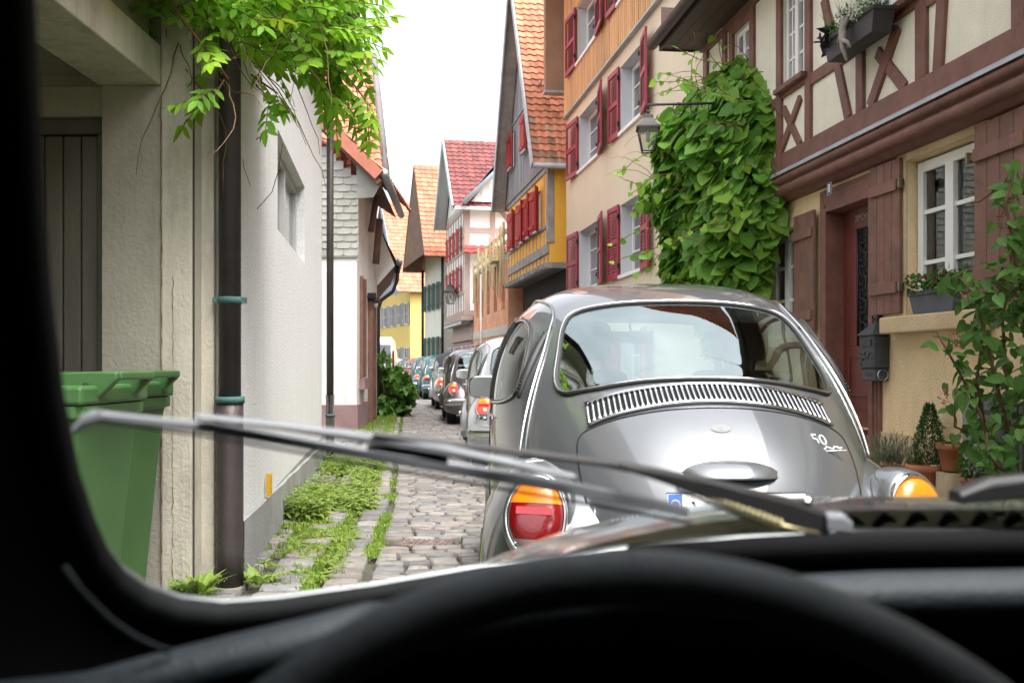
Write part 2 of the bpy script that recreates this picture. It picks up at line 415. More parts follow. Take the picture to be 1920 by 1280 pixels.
# ------------------------------------------------------------------ shared building materials
brown = mat('brown_timber', (.172, .070, .050), .6, var=.28, vs=2.5, bump=.004, bs=30, stretch=(3, 3, 3), dirt=.32)
brown2 = mat('brown_board', (.19, .09, .064), .65, var=.3, vs=4, bump=.005, bs=35, tint=True, dirt=.42)
sand = mat('sand_stucco', (.80, .62, .37), .9, var=.12, vs=1.6, bump=.012, bs=55, streak=.18, dirt=.2)
creamst = mat('cream_infill', (.84, .79, .65), .9, var=.08, vs=2, bump=.008, bs=90, streak=.12)
stone = mat('sandstone', (.55, .42, .25), .85, var=.18, vs=3, bump=.006, bs=40, dirt=.35)
white = mat('white_paint', (.80, .80, .78), .45, var=.04)
whitew = mat('white_wall', (.76, .75, .72), .88, var=.07, vs=1.5, bump=.010, bs=75, streak=.25, dirt=.15)
dglass = mat('window_glass', (.03, .035, .038), .04, var=.2, vs=1.2, spec=.9, coat=.6)
clear = glass('clear_glass', (.92, .95, .93), .05)
dark = mat('dark_inside', (.012, .011, .010), .9, var=0)
zinc = mat('zinc', (.36, .39, .41), .5, .25, var=.2, vs=4, bump=.002)
coppr = mat('copper_brown', (.062, .05, .05), .5, .35, var=.3, vs=3, bump=.002, streak=.12)
patina = mat('patina', (.055, .125, .115), .75, var=.45, vs=18)
crim = mat('crimson_paint', (.30, .02, .042), .5, var=.15, vs=4)
redp = mat('red_paint', (.36, .03, .028), .6, var=.25, vs=4, bump=.002, tint=True)
greenp = mat('green_paint', (.012, .085, .065), .6, var=.2)
greyp = mat('grey_shutter_paint', (.30, .31, .33), .6, var=.15)
tile_m = mat('clay_tile', (1, 1, 1), .8, var=.16, vs=10, bump=.004, bs=50, tint=True)
metal = mat('dark_iron', (.035, .035, .038), .5, .7, var=.2)
brass = mat('worn_iron', (.22, .19, .13), .5, .8, var=.3, vs=20)

# ------------------------------------------------------------------ right: the half-timbered house
A0, Bs = 3.914, -.1184; LF = math.hypot(1, Bs); YA0, YA1 = -5., 12.05
hA, LA = facade('half_timbered_house', 'half-timbered house with brown beams, cream panels, carved door and board shutters', 'house', (A0 + Bs * YA0, YA0), (A0 + Bs * YA1, YA1))
def sl(px): return (1867 * A0 / (px - 960 - 1867 * Bs) - YA0) * LF                # lower wall
def su(px): return (1867 * (A0 - .151) / (px - 960 - 1867 * Bs) - YA0) * LF        # jettied storey
rn = random.Random(11)
ops = [(sl(1835), sl(1702), 1.52, 2.70), (sl(1495), sl(1436), 1.45, 2.50), (sl(1640), sl(1553), .35, 2.56), (1.0, 1.95, 1.5, 2.7), (3.4, 4.35, 1.5, 2.7)]
mb = MB(); wall_open(mb, 0, LA, .62, 2.80, ops, 0, .22, 0, 2, 3); wall_open(mb, 0, LA, -.05, .62, [(sl(1640), sl(1553), -.05, .62)], .02, .24, 1, 1, 3)
mb.quad((0, .02, .62), (LA, .02, .62), (LA, 0, .622), (0, 0, .622), 1)
mb.box(0, LA, -7, -.6, -.05, 2.8, 3); mb.box(LA - .3, LA - .001, -6.9, -.001, -.05, 2.8, 0)
mb.build('ground_floor_wall', [sand, stone, sand, dark], hA)
W1 = (su(1512), su(1468), 3.82, 4.80); W0 = (su(1408), su(1377), 3.82, 4.80); W2 = (su(1722), su(1622), 3.82, 4.80); Wb = (1.6, 2.6, 3.82, 4.80); Wc = (4.6, 5.6, 3.82, 4.80)
mb = MB(); wall_open(mb, 0, LA, 3.0, 4.986, [W0, W1, W2, Wb, Wc], .15, .16, 0, 0, 2)
mb.box(0, LA, -7, -.4, 2.81, 4.95, 2); mb.box(LA - .3, LA - .001, -6.9, .149, 2.81, 4.98, 0)
mb.build('upper_wall', [creamst, brown, dark], hA)
tb = MB(); y0, y1 = .135, .178
def bm_(px1, z1, px2, z2, wd, dz=0.): k = rn.uniform(-.002, .002); tb.beam((su(px1), z1), (su(px2), z2), wd, y0, y1 + dz + k)
def Z(px, py): return EYE - (py - HY) / F_PX * (1867 * (A0 - .151) / (px - 960 - 1867 * Bs))
tb.box(0, LA, y0, y1 + .012, 3.02, 3.185)                       # sill beam
tb.box(0, LA, y0, y1 + .008, 4.9, 4.985)                        # top plate
RZ = 3.72                                                       # mid rail
cuts = sorted([(o[0] - .08, o[1] + .08) for o in (W0, W1, W2, Wb, Wc)])
x = 0
for a, b in cuts + [(LA, LA)]:
    if a - x > .1: tb.box(x, a, y0, y1 - .004, RZ - .055, RZ + .055)
    x = b
for o in (W0, W1, W2, Wb, Wc):
    for xx in (o[0] - .065, o[1] + .065): tb.box(xx - .06, xx + .06, y0, y1 + .004, 3.185, 5.08)
    tb.box(o[0] - .005, o[1] + .005, y0, y1, 3.72, 3.818); tb.box(o[0] - .005, o[1] + .005, y0, y1, o[3] + .002, 5.08)
    tb.box(o[0] - .06, o[1] + .06, y1 + .005, y1 + .06, 3.765, 3.815)
bm_(1546, Z(1546, 0), 1592, 3.185, .105); bm_(1613, RZ, 1613, 3.185, .10)
bm_(1684, Z(1684, 53) , 1633, 3.185, .11); bm_(1645, Z(1645, 100), 1697, 3.185, .10, -.006)
bm_(1727, 5.08, 1727, 3.185, .12); bm_(1790, 5.0, 1760, 3.185, .115); bm_(1911, 5.08, 1911, 3.185, .13)
bm_(1502, RZ - .1, 1462, 3.185, .085); bm_(1470, RZ - .1, 1501, 3.185, .085, -.006)
bm_(1360, 5.08, 1360, 3.185, .12)
for s in np.arange(.35, 7.6, 1.15):                             # the stretch behind the viewer
    if any(a - .1 < s < b + .1 for a, b in cuts): continue
    tb.box(s - .06, s + .06, y0, y1 + .004, 3.185, 5.08); tb.beam((s + .15, 3.185), (s + .75, 5.08), .11, y0, y1 - .002)
tb.box(LA - .14, LA + .004, y0, y1 + .006, 3.185, 5.08)
tb.build('timber_frame', brown, hA, bevel=.006, seg=1)
# moulded cornice under the jetty, grey flashing above it
mb = MB(); pr = [(.145, 3.02), (.19, 3.015), (.20, 3.0)]
mb.grid([[(s, y, z) for y, z in ((.14, 3.022), (.205, 3.018), (.222, 2.992), (.222, 2.975))] for s in (0, LA)]); mb.build('flashing', zinc, hA)
mb = MB(); prof = [(.15, 3.02), (.205, 2.985)]
prof += [(.165 + .045 * math.sin(a), 2.945 + .042 * math.cos(a)) for a in np.linspace(.3, 2.9, 9)]
prof += [(.135 + .05 * math.sin(a), 2.85 + .052 * math.cos(a)) for a in np.linspace(.2, 3.0, 9)]
prof += [(.09, 2.795), (.08, 2.765), (.0, 2.76), (-.02, 2.76)]
mb.grid([[(s, y, z) for y, z in prof] for s in (0, LA)], smooth=True); mb.build('cornice', brown, hA)
for o, nx, ny in ((ops[0], 2, 3), (ops[1], 2, 3), (ops[3], 2, 3), (ops[4], 2, 3)): window(hA, o[0] + .02, o[1] - .02, o[2] + .02, o[3] - .02, -.07, nx, ny, .075, .03, white, clear, .34, True)
for o in (W0, W1, W2, Wb, Wc): window(hA, o[0] + .015, o[1] - .015, o[2] + .01, o[3] - .01, .128, 4 if o is not W0 else 2, 4, .055, .024, white, clear, .5, True)
for s, z0, z1, wd, sg in ((ops[0][1] + .03, 1.55, 2.74, .455, 1), (ops[0][0] - .03, 1.55, 2.74, .6, -1), (ops[1][0] - .03, 1.42, 2.58, .50, -1), (ops[1][1] + .03, 1.42, 2.58, .50, 1), (1.97, 1.52, 2.72, .5, 1), (.98, 1.52, 2.72, .5, -1), (4.37, 1.52, 2.72, .5, 1), (3.38, 1.52, 2.72, .5, -1)):
    shutter(hA, s, z0, z1, wd, .024, brown2, 'board', 2, sg, brass)
# stone surrounds and projecting sill
for o in (ops[0], ops[1], ops[3], ops[4]):
    mb = MB(); mb.box(o[0] - .13, o[0] - .001, -.05, .02, o[2], o[3] + .1); mb.box(o[1] + .001, o[1] + .13, -.05, .02, o[2], o[3] + .1); mb.box(o[0] - .001, o[1] + .001, -.05, .018, o[3] + .001, o[3] + .1)
    mb.build('stone_surround', stone, hA, bevel=.008)
for o in (ops[0], ops[1], ops[3], ops[4]):
    mb = MB(); mb.box(o[0] - .2, o[1] + .2, -.2, .13, o[2] - .125, o[2] + .001); mb.build('sill', stone, hA, bevel=.012)
# door: panelled leaf with ironwork light, moulded frame
da, db = sl(1640), sl(1553); doorm = mat('door_red_brown', (.13, .028, .02), .42, var=.2, vs=4, bump=.002)
mb = MB()
for k, (ww, yy) in enumerate(((.13, .025), (.09, .035), (.045, .046))):
    mb.box(da - ww, da - (.02 if k == 0 else ww - .045), -.02 + k * .001, yy, .3, 2.60 + ww); mb.box(db + (.02 if k == 0 else ww - .045), db + ww, -.02 + k * .001, yy, .3, 2.60 + ww)
    mb.box(da - (.02 if k == 0 else ww - .045), db + (.02 if k == 0 else ww - .045), -.02 + k * .001, yy - .001, 2.585 + (0 if k == 0 else ww - .045), 2.60 + ww)
mb.box(da - .019, da + .03, -.24, .045, .3, 2.56); mb.box(db - .03, db + .019, -.24, .045, .3, 2.56); mb.box(da + .03, db - .03, -.24, .044, 2.52, 2.6)
mb.build('door_frame', brown, hA, bevel=.008)
ld = MB(); a, b = da + .032, db - .032; yb = -.13
q0, q1 = a + (b - a) * .30, a + (b - a) * .70
ld.box(a, b, yb - .05, yb, .36, 1.32); ld.box(a, q0, yb - .05, yb - .001, 1.32, 2.52); ld.box(q1, b, yb - .05, yb - .001, 1.32, 2.52); ld.box(q0, q1, yb - .05, yb - .001, 2.34, 2.52)
for z0, z1 in ((.45, .80), (.88, 1.25)):
    ld.box(a + .1, b - .1, yb, yb + .012, z0, z0 + .03); ld.box(a + .1, b - .1, yb, yb + .012, z1 - .03, z1); ld.box(a + .1, a + .13, yb, yb + .0115, z0, z1); ld.box(b - .13, b - .1, yb, yb + .0115, z0, z1)
    for i in range(22):
        zz = lerp(z0 + .03, z1 - .03, i / 21); ld.box(a + .135, a + .15, yb, yb + .014, zz - .004, zz + .004); ld.box(b - .15, b - .135, yb, yb + .014, zz - .004, zz + .004)
leafd = ld.build('door', doorm, hA, bevel=.004, seg=1)
gm = MB(); gm.quad((q0, yb - .035, 1.32), (q0, yb - .035, 2.34), (q1, yb - .035, 2.34), (q1, yb - .035, 1.32)); gm.build('door_glass', dglass, leafd)
ir = MB(); cxm = (q0 + q1) / 2; hw = (q1 - q0) / 2
for k in range(5):
    zc = 1.42 + k * .205
    for sg in (1, -1):
        for up in (1, -1):
            pts = []
            for i in range(22):
                t = i / 21 * 3.6 * math.pi / 2; r = hw * .46 * (1 - i / 26)
                pts.append((cxm + sg * (hw * .48 - r * math.cos(t)), yb - .015, zc + up * (.045 + r * math.sin(t))))
            ir.tube(pts, .0075, 5)
    ir.tube([(cxm, yb - .015, zc - .1), (cxm, yb - .015, zc + .1)], .008, 5)
ir.tube([(q0 + .01, yb - .012, 1.325), (q0 + .01, yb - .012, 2.335)], .008, 5); ir.tube([(q1 - .01, yb - .012, 1.325), (q1 - .01, yb - .012, 2.335)], .008, 5)
ir.build('ironwork', metal, leafd)
hd = MB(); hd.tube([(a + .06, yb, 1.3), (a + .06, yb + .05, 1.3), (a + .14, yb + .055, 1.3)], .011, 8); hd.box(a + .035, a + .085, yb, yb + .008, 1.2, 1.4); hd.build('handle', brass, leafd, bevel=.002)
text_mesh('chalk_writing', '20*C+M+B', .075, .001, mat('chalk', (.45, .38, .34), .9), leafd, basis(((a + b) / 2, yb + .003, 2.43), (-1, 0, 0), (0, 0, 1), (0, 1, 0)))
mb = MB(); mb.box(da - .25, db + .25, .0201, .33, -.04, .17); mb.box(da - .12, db + .12, .0201, .24, .171, .34); mb.build('doorstep', stone, hA, bevel=.015)
# eaves: boarded soffit, gutter, roof above
mb = MB()
for i in range(4): mb.box(-.3, LA + .15, .18 + i * .12, .295 + i * .12, 4.99 - i * .001, 5.015)
mb.box(-.3, LA + .15, .66, .685, 4.97, 5.10); mb.box(LA + .13, LA + .15, -.2, .659, 4.97, 5.5)
mb.build('soffit', mat('soffit_board', (.06, .03, .024), .6, var=.3, vs=3, stretch=(1, 8, 8)), hA)
mb = MB(); mb.grid([[(s, .76 + .075 * math.cos(a), 5.07 + .075 * math.sin(a)) for a in np.linspace(math.pi, 2 * math.pi, 9)] for s in (-.3, LA + .2)]); mb.add([(LA + .2, .76 + .075 * math.cos(a), 5.07 + .075 * math.sin(a)) for a in np.linspace(math.pi, 2 * math.pi, 9)], [tuple(range(9))])
mb.build('gutter', coppr, hA)
mb = MB(); tile_roof(mb, (LA + .16, .74, 5.08), (-(LA + .46), 0, 0), (0, -4.2, 4.4), cols=((.30, .10, .06), (.25, .09, .06)), tw=.3, th=.4)
mb.build('roof', tile_m, hA)

# ------------------------------------------------------------------ right: the rendered house with crimson shutters
B0, BB = 4.177, -.142; LB_ = math.hypot(1, BB); YB0, YB1 = 12.1, 21.25
hB, LB = facade('rendered_house', 'tall beige rendered house with crimson louvred shutters and orange boarded top', 'house', (B0 + BB * YB0, YB0), (B0 + BB * YB1, YB1))
def sb(px): return (1867 * B0 / (px - 960 - 1867 * BB) - YB0) * LB_
beige = mat('beige_render', (.72, .615, .455), .9, var=.05, vs=1.2, bump=.006, bs=110, streak=.08)
orangeb = mat('orange_boards', (.70, .42, .205), .7, var=.15, vs=3, stretch=(6, 6, .6), bump=.003, bs=30, tint=True)
greyr = mat('grey_reveal', (.56, .56, .58), .85, var=.03)
def zb_(px, py): Yq = 1867 * B0 / (px - 960 - 1867 * BB); return EYE - (py - HY) / F_PX * Yq
rowz = [(2.62, 3.82), (5.0, 6.12), (7.15, 8.3)]
cols = [(sb(1205), sb(1164)), (sb(1124), sb(1086))]; third = .45
ops = []
for (z0, z1) in rowz:
    for a, b in cols: ops.append((a, b, z0, z1))
low = [(a, b, .55, 1.7) for a, b in cols]
mb = MB(); wall_open(mb, 0, LB, -.05, 6.42, ops[:4] + low, 0, .26, 0, 1, 2); mb.box(.0, LB, -8, -.55, -.05, 9.9, 2)
mb.quad((LB, 0, -.05), (LB, 0, 9.6), (LB, -8, 9.6), (LB, -8, -.05), 0); mb.quad((0, 0, -.05), (0, -8, -.05), (0, -8, 9.6), (0, 0, 9.6), 0)
mb.build('wall', [beige, greyr, dark], hB)
mb = MB(); wall_open(mb, 0, LB, 6.42, 9.7, ops[4:], .03, .29, 0, 1, 2)
x = .02; rr = random.Random(5)
while x < LB - .06:
    k = rr.uniform(.8, 1.15)
    segs = [(6.4, 9.6)]
    for o in ops[4:]:
        if o[0] - .05 < x + .03 < o[1] + .05: segs = [(6.4, o[2] - .02), (o[3] + .02, 9.6)]
    for a, b in segs: mb.box(x, x + .055, .031, .06, a, b, 0, (k, k, k))
    x += .125
mb.box(-.02, LB + .02, .0, .085, 6.375, 6.41, 3)
mb.build('board_cladding', [orangeb, greyr, dark, zinc], hB)
for i, (a, b, z0, z1) in enumerate(ops + low):
    window(hB, a + .01, b - .01, z0 + .03, z1 - .01, -.19 if z0 < 6.4 else -.15, 2, 3, .07, .025, white, dglass, None, True)
    s_ = MB(); s_.box(a - .04, b + .04, -.2 if z0 < 6.4 else -.16, .05 if z0 < 6.4 else .09, z0 - .03, z0 + .03); s_.build('sill', white, hB, bevel=.004, seg=1)
    wd = (b - a) * .46; yy = .015 if z0 < 6.4 else .065
    shutter(hB, b + .02, z0 - .02, z1 + .02, wd, yy, crim, 'louvre', 2 + 3 * rr.random(), 1, metal)
    shutter(hB, a - .02, z0 - .02, z1 + .02, wd, yy, crim, 'louvre', 4 + 6 * rr.random(), -1, metal)
mb = MB(); mb.box(-.0, LB + .3, -.1, 1.0, 9.62, 9.66); mb.box(LB + .02, LB + .3, -8, -.1, 9.62, 9.66)
# left verge: boarded overhang that comes down to y=160
mb.build('soffit', mat('beige_board', (.55, .42, .30), .8, var=.1), hB)
mb = MB(); mb.box(LB + .03, LB + .25, -.5, .45, 7.02, 9.6); mb.build('verge_box', mat('brown_verge', (.30, .19, .13), .8, var=.15, vs=3), hB, bevel=.01)
mb = MB(); mb.box(LB + .02, LB + .27, -.52, .47, 6.96, 7.02); mb.build('gutter_end', zinc, hB, bevel=.01)
mb = MB(); tile_roof(mb, (LB + .5, 1.0, 9.68), (-(LB + .7), 0, 0), (0, -4.5, 4.5), cols=((.55, .16, .07),), tw=.3, th=.42); mb.build('roof', tile_m, hB)

# ------------------------------------------------------------------ right: yellow house with boarded grey gable
C0, BC = 4.24, -.158; YC0, YC1 = 21.7, 27.4
hC, LC = facade('gabled_house', 'yellow half-timbered house with grey boarded gable and steep orange tiled roof', 'house', (C0 + BC * YC0, YC0), (C0 + BC * YC1, YC1))
LFc = math.hypot(1, BC)
def sc(px): return (1867 * C0 / (px - 960 - 1867 * BC) - YC0) * LFc
yel = mat('orange_plaster', (.90, .47, .06), .85, var=.08, vs=2, bump=.006, bs=60, streak=.1)
gboard = mat('grey_boards', (.24, .24, .25), .8, var=.25, vs=2.2, stretch=(5, 5, .5), bump=.003, bs=30, tint=True)
gwood = mat('grey_timber', (.30, .285, .265), .8, var=.3, vs=4, bump=.004, bs=40)
zj, ze, zr = 3.4, 5.55, 10.7; mid = LC / 2
winC = [(sc(px) - .22, sc(px) + .22, 4.25, 5.15) for px in (1010, 995.5, 983, 966)]
mb = MB(); wall_open(mb, 0, LC, zj, ze, winC, 0, .12, 0, 1, 2); mb.quad((0, 0, zj), (0, -7, zj), (0, -7, ze + .3), (0, 0, ze + .3), 0); mb.quad((LC, 0, zj), (LC, 0, ze), (LC, -7, ze), (LC, -7, zj), 0); mb.box(.01, LC - .01, -6.9, -.4, -.05, ze, 2)
mb.quad((0, 0, zj), (LC, 0, zj), (LC, -1.2, zj), (0, -1.2, zj), 1)
mb.build('upper_wall', [yel, gwood, dark], hC)
mb = MB(); wall_open(mb, 0.05, LC, -.05, zj, [(.6, 1.2, 1.6, 2.8), (1.9, 2.5, 1.6, 2.8), (3.2, 3.8, 1.6, 2.8), (4.5, 5.1, 1.6, 2.8)], -.55, .15, 0, 0, 1); mb.quad((0.05, -.55, -.05), (0.05, -7, -.05), (.05, -7, zj), (.05, -.55, zj), 0)
mb.build('ground_floor_wall', [mat('pinkish_render', (.42, .30, .25), .9, var=.12, vs=2, bump=.006, streak=.2), dark], hC)
for a in (.6, 1.9, 3.2, 4.5):
    shutter(hC, a + .62, 1.58, 2.82, .36, -.53, redp, 'board', 6, 1); shutter(hC, a - .02, 1.58, 2.82, .36, -.53, redp, 'board', 6, -1)
mb = MB()
for s in np.linspace(.1, LC - .08, 13):
    if not any(o[0] - .05 < s < o[1] + .05 for o in winC): mb.box(s - .03, s + .03, -.02, .012, zj + .42, ze)
    else: mb.box(s - .03, s + .03, -.02, .012, zj + .42, 4.2)
    mb.box(s - .04, s + .04, -.02, .018, zj + .001, zj + .20)
mb.box(0, LC, -.02, .035, zj + .20, zj + .42); mb.box(0, LC, -.02, .03, 4.17, 4.25); mb.box(0, LC, -.02, .032, ze - .14, ze - .001)
mb.box(-.02, .16, -.11, .04, zj + .42, ze - .14)
mb.build('timber_frame', gwood, hC, bevel=.006, seg=1)
mb = MB()
for s in np.linspace(.06, LC - .06, 16): mb.box(s - .06, s + .06, -.9, .12, zj - .13, zj - .001)
mb.build('joist_end', gwood, hC, bevel=.01, seg=1)
for o in winC:
    window(hC, o[0], o[1], o[2], o[3], -.06, 2, 2, .05, .02, white, dglass)
    s_ = MB(); s_.box(o[0] - .06, o[1] + .06, -.05, .09, o[2] - .05, o[2] - .002); s_.build('sill', zinc, hC)
    shutter(hC, o[1] + .02, o[2] - .06, o[3] + .06, .3, .045, redp, 'board', 14, 1); shutter(hC, o[0] - .02, o[2] - .06, o[3] + .06, .3, .045, redp, 'board', 24, -1)
# boarded gable
mb = MB(); n = 44; rc = random.Random(8); yg = .06
GW = [(sc(966) - .2, sc(966) + .2, 6.35, 7.25), (sc(993) - .2, sc(993) + .2, 6.35, 7.25), (mid - .18, mid + .18, 8.75, 9.45)]
for i in range(n):
    a, b = LC * i / n, LC * (i + 1) / n; c = (a + b) / 2; top = ze + .02 + (zr - ze - .1) * (1 - abs(c - mid) / mid); k = rc.uniform(.8, 1.15)
    segs = [(ze - .02, top)]
    for o in GW:
        if o[0] < c < o[1] and o[2] < top: segs = [(ze - .02, o[2])] + ([(o[3], top)] if top > o[3] else [])
    for z0, z1 in segs:
        if z1 > z0: mb.box(a + .004, b - .004, yg - .02, yg + rc.uniform(0, .008), z0, z1, 0, (k, k, k))
mb.box(0.5, LC - .5, yg, yg + .03, 7.45, 7.5, 0)
mb.add([(0, yg - .03, ze), (LC, yg - .03, ze), (mid, yg - .03, zr - .05)], [(0, 2, 1)], 1)
mb.build('boarded_gable', [gboard, dark], hC)
for o in GW:
    window(hC, o[0], o[1], o[2], o[3], yg + .01, 2, 2, .045, .02, white, dglass)
    s_ = MB(); s_.box(o[0] - .06, o[1] + .06, yg - .02, yg + .12, o[2] - .05, o[2] - .002); s_.build('sill', zinc, hC)
    shutter(hC, o[1] + .02, o[2] - .04, o[3] + .04, .27, yg + .03, redp, 'board', 12, 1); shutter(hC, o[0] - .02, o[2] - .04, o[3] + .04, .27, yg + .03, redp, 'board', 16, -1)
# roof: two slopes, the near one faces the viewer
OR = ((.52, .20, .11), (.47, .175, .095), (.56, .225, .125), (.42, .155, .085))
def mossy(a, b, t):
    if b < .22 and rr.random() < .55 - b * 2: return (t[0] * .62, t[1] * .95, t[2] * 1.1)
    return t
mb = MB(); ov = .42; eo = .3
tile_roof(mb, (-eo, ov, ze - .1), (0, -(7.5 + ov), 0), (mid + eo, 0, zr - ze + .1), cols=OR, rowvar=mossy, tw=.19, th=.20)
mb.V = [v for v in mb.V]
mb2 = MB(); tile_roof(mb2, (LC + eo, -7.5, ze - .1), (0, 7.5 + ov, 0), (-(mid + eo), 0, zr - ze + .1), cols=OR, tw=.35, th=.45)
rf = mb.build('roof', tile_m, hC); mb2.build('far_roof_slope', tile_m, rf)
for sgn, s0 in ((1, -eo), (-1, LC + eo)):
    mb = MB(); a = (s0, ze - .12); b = (mid, zr - .02)
    mb.beam(a, b, .2, ov, ov + .03, 0)
    d = Vector((b[0] - a[0], 0, b[1] - a[1])); 
    mb.add([(a[0], ov, a[1] - .03), (b[0], ov, b[1] - .03), (b[0], .07, b[1] - .03), (a[0], .07, a[1] - .03)], [(0, 1, 2, 3)], 1)
    mb.build('bargeboard', [zinc, gwood], hC)
mb = MB(); mb.tube([(-eo - .05, ov, ze - .12), (-eo - .05, -7, ze - .12)], .06, 10); mb.build('gutter', zinc, hC)

# ------------------------------------------------------------------ right: unfinished brick house with shuttering boards
D0, BD = 4.87, -.18; YD0, YD1 = 27.65, 34.4
hD, LD = facade('brick_shell', 'unfinished orange clay block house with wooden shuttering boards on top', 'building site', (D0 + BD * YD0, YD0), (D0 + BD * YD1, YD1))
def brickmat():
    m = mat('clay_block', (.80, .39, .235), .85, var=.14, vs=2.5, bump=.004, bs=40)
    N = m.node_tree.nodes; L = m.node_tree.links; b = N['Principled BSDF']; src = b.inputs['Base Color'].links[0].from_socket
    tc = N.new('ShaderNodeTexCoord'); mp = N.new('ShaderNodeMapping'); mp.inputs['Rotation'].default_value = (R(90), 0, 0); L.new(tc.outputs['Object'], mp.inputs[0])
    br = N.new('ShaderNodeTexBrick'); br.inputs['Scale'].default_value = 1; br.inputs['Brick Width'].default_value = .5; br.inputs['Row Height'].default_value = .25; br.inputs['Mortar Size'].default_value = .008
    br.inputs['Color1'].default_value = (1, 1, 1, 1); br.inputs['Color2'].default_value = (.8, .78, .76, 1); br.inputs['Mortar'].default_value = (.75, .85, .9, 1)
    L.new(mp.outputs[0], br.inputs['Vector']); mx = N.new('ShaderNodeMix'); mx.data_type = 'RGBA'; mx.blend_type = 'MULTIPLY'; mx.inputs[0].default_value = 1
    L.new(src, mx.inputs[6]); L.new(br.outputs[0], mx.inputs[7]); L.new(mx.outputs[2], b.inputs['Base Color']); return m
conc = mat('concrete', (.55, .52, .47), .9, var=.15, vs=3, bump=.004)
opD = [(s, s + .62, 2.75, 4.1) for s in (.5, 1.9, 3.3, 4.6, 5.7)]; opl = [(s, s + .65, .9, 1.88) for s in (.4, 1.7, 3.0, 4.3, 5.5)]
mb = MB(); wall_open(mb, 0, LD, 2.28, 4.1, opD, 0, .3, 0, 0, 1); wall_open(mb, 0, LD, -.05, 2.03, opl, 0, .3, 0, 0, 1); mb.box(0, LD, -6, -.6, -.05, 4.0, 1); mb.quad((0, 0, -.05), (0, -6, -.05), (0, -6, 4.1), (0, 0, 4.1), 0)
mb.quad((0, 0, 4.1), (LD, 0, 4.1), (LD, -6, 4.1), (0, -6, 4.1), 2)
mb.build('block_wall', [brickmat(), dark, conc], hD)
mb = MB(); mb.box(-.01, LD, -.3, .02, 2.03, 2.28); mb.box(-.01, LD, -.28, .012, 4.1, 4.28); mb.build('concrete_band', conc, hD)
mb = MB(); mb.tube([(4.7, .06, 0), (4.7, .06, 4.1)], .03, 8); mb.build('conduit', white, hD)
form = mat('yellow_formwork', (.58, .47, .26), .75, var=.22, vs=3, stretch=(4, 4, 1), bump=.003, tint=True)
rd = random.Random(21)
for i, s in enumerate((.25, .75, 1.35, 2.1, 2.75, 3.5, 4.3, 5.2, 6.3)):
    mb = MB(); k = rd.uniform(.7, 1.15); ln = rd.uniform(-.05, .05); z0 = 3.25 + rd.uniform(-.15, .3); z1 = 5.1 + rd.uniform(-.2, .35) - i * .06
    mb.beam((s, z0), (s + ln, z1), .105, .05, .11, 0, (k, k * (1 if i % 2 else .97), k)); mb.build('post', form, hD, bevel=.006, seg=1)
mb = MB()
for z, k in ((4.35, .9), (4.6, 1), (4.9, .8)): mb.beam((-.1, z), (LD * .93, z - .12), .12, .0, .045, 0, (k, k, k))
mb.beam((.8, 4.15), (1.6, 4.13), .03, .05, .3, 0)
mb.build('formwork_rail', form, hD, bevel=.004, seg=1)
mb = MB()
for i in range(7): mb.box(-.3 + i * .22, -.26 + i * .22, -1.2, -1.16, 4.2, 6.2)
for j in range(7): mb.box(-.32, 1.1, -1.21, -1.17, 4.3 + j * .3, 4.36 + j * .3)
mb.box(-.3, 1.1, -1.3, -1.23, 4.2, 6.15); mb.build('slab_shuttering', mat('grey_formwork', (.34, .30, .25), .85, var=.3, vs=4), hD)
tf = thing('construction_fence', 'low grey mesh fence panels in front of the block house', 'fence', (D0 + BD * YD0 - .75, YD0 + .5, 0), math.atan2(1, BD))
mb = MB()
for i in range(4):
    a = i * 2.2
    for p, q in (((a, .1), (a + 2.1, .1)), ((a, 1.75), (a + 2.1, 1.75)), ((a, .1), (a, 1.75)), ((a + 2.1, .1), (a + 2.1, 1.75))): mb.tube([(p[0], 0, p[1]), (q[0], 0, q[1])], .02, 6)
    for k in range(1, 12): mb.tube([(a + k * .175, 0, .1), (a + k * .175, 0, 1.75)], .004, 4)
    mb.box(a + .02, a + 2.08, -.01, .0, 1.05, 1.7) if i in (1, 2) else None
mb.build('fence_panel', zinc, tf)

# ------------------------------------------------------------------ right: white half-timbered house with red roof
E0, BE = 4.98, -.19; YE0, YE1 = 35., 40.0
hE, LE = facade('red_roofed_house', 'white half-timbered house with pinkish beams, red shutters and a dark red tiled roof', 'house', (E0 + BE * YE0, YE0), (E0 + BE * YE1, YE1))
pinkb = mat('pink_beam', (.40, .30, .26), .8, var=.1); whip = mat('white_panel', (.80, .79, .77), .85, var=.04)
z1_, z2_, z3_, zr_ = 2.9, 5.1, 6.75, 9.6
mb = MB()
mb.box(0.15, LE, -7, -.25, -.05, z1_, 1); mb.box(0, LE, -7, .0, z1_, z3_ + .2, 0)
mb.add([(0, .0, z3_), (LE, .0, z3_), (LE / 2, .0, zr_), (0, -7, z3_), (LE, -7, z3_), (LE / 2, -7, zr_)], [(0, 2, 1), (3, 4, 5)], 0)
mb.build('wall', [whip, mat('pink_plaster', (.42, .31, .27), .9, var=.1)], hE)
mb = MB()
for z in (z1_ + .1, 3.75, z2_ + .1, 5.75, z3_ - .1): mb.box(-.02, LE, -.02, .03, z - .08, z + .08)
for s in np.linspace(.1, LE - .1, 8): mb.box(s - .06, s + .06, -.02, .028, z1_, z3_)
for i in range(6): mb.beam((.3 + i * .8, z2_ + .2), (.8 + i * .8, 5.7), .1, -.02, .026)
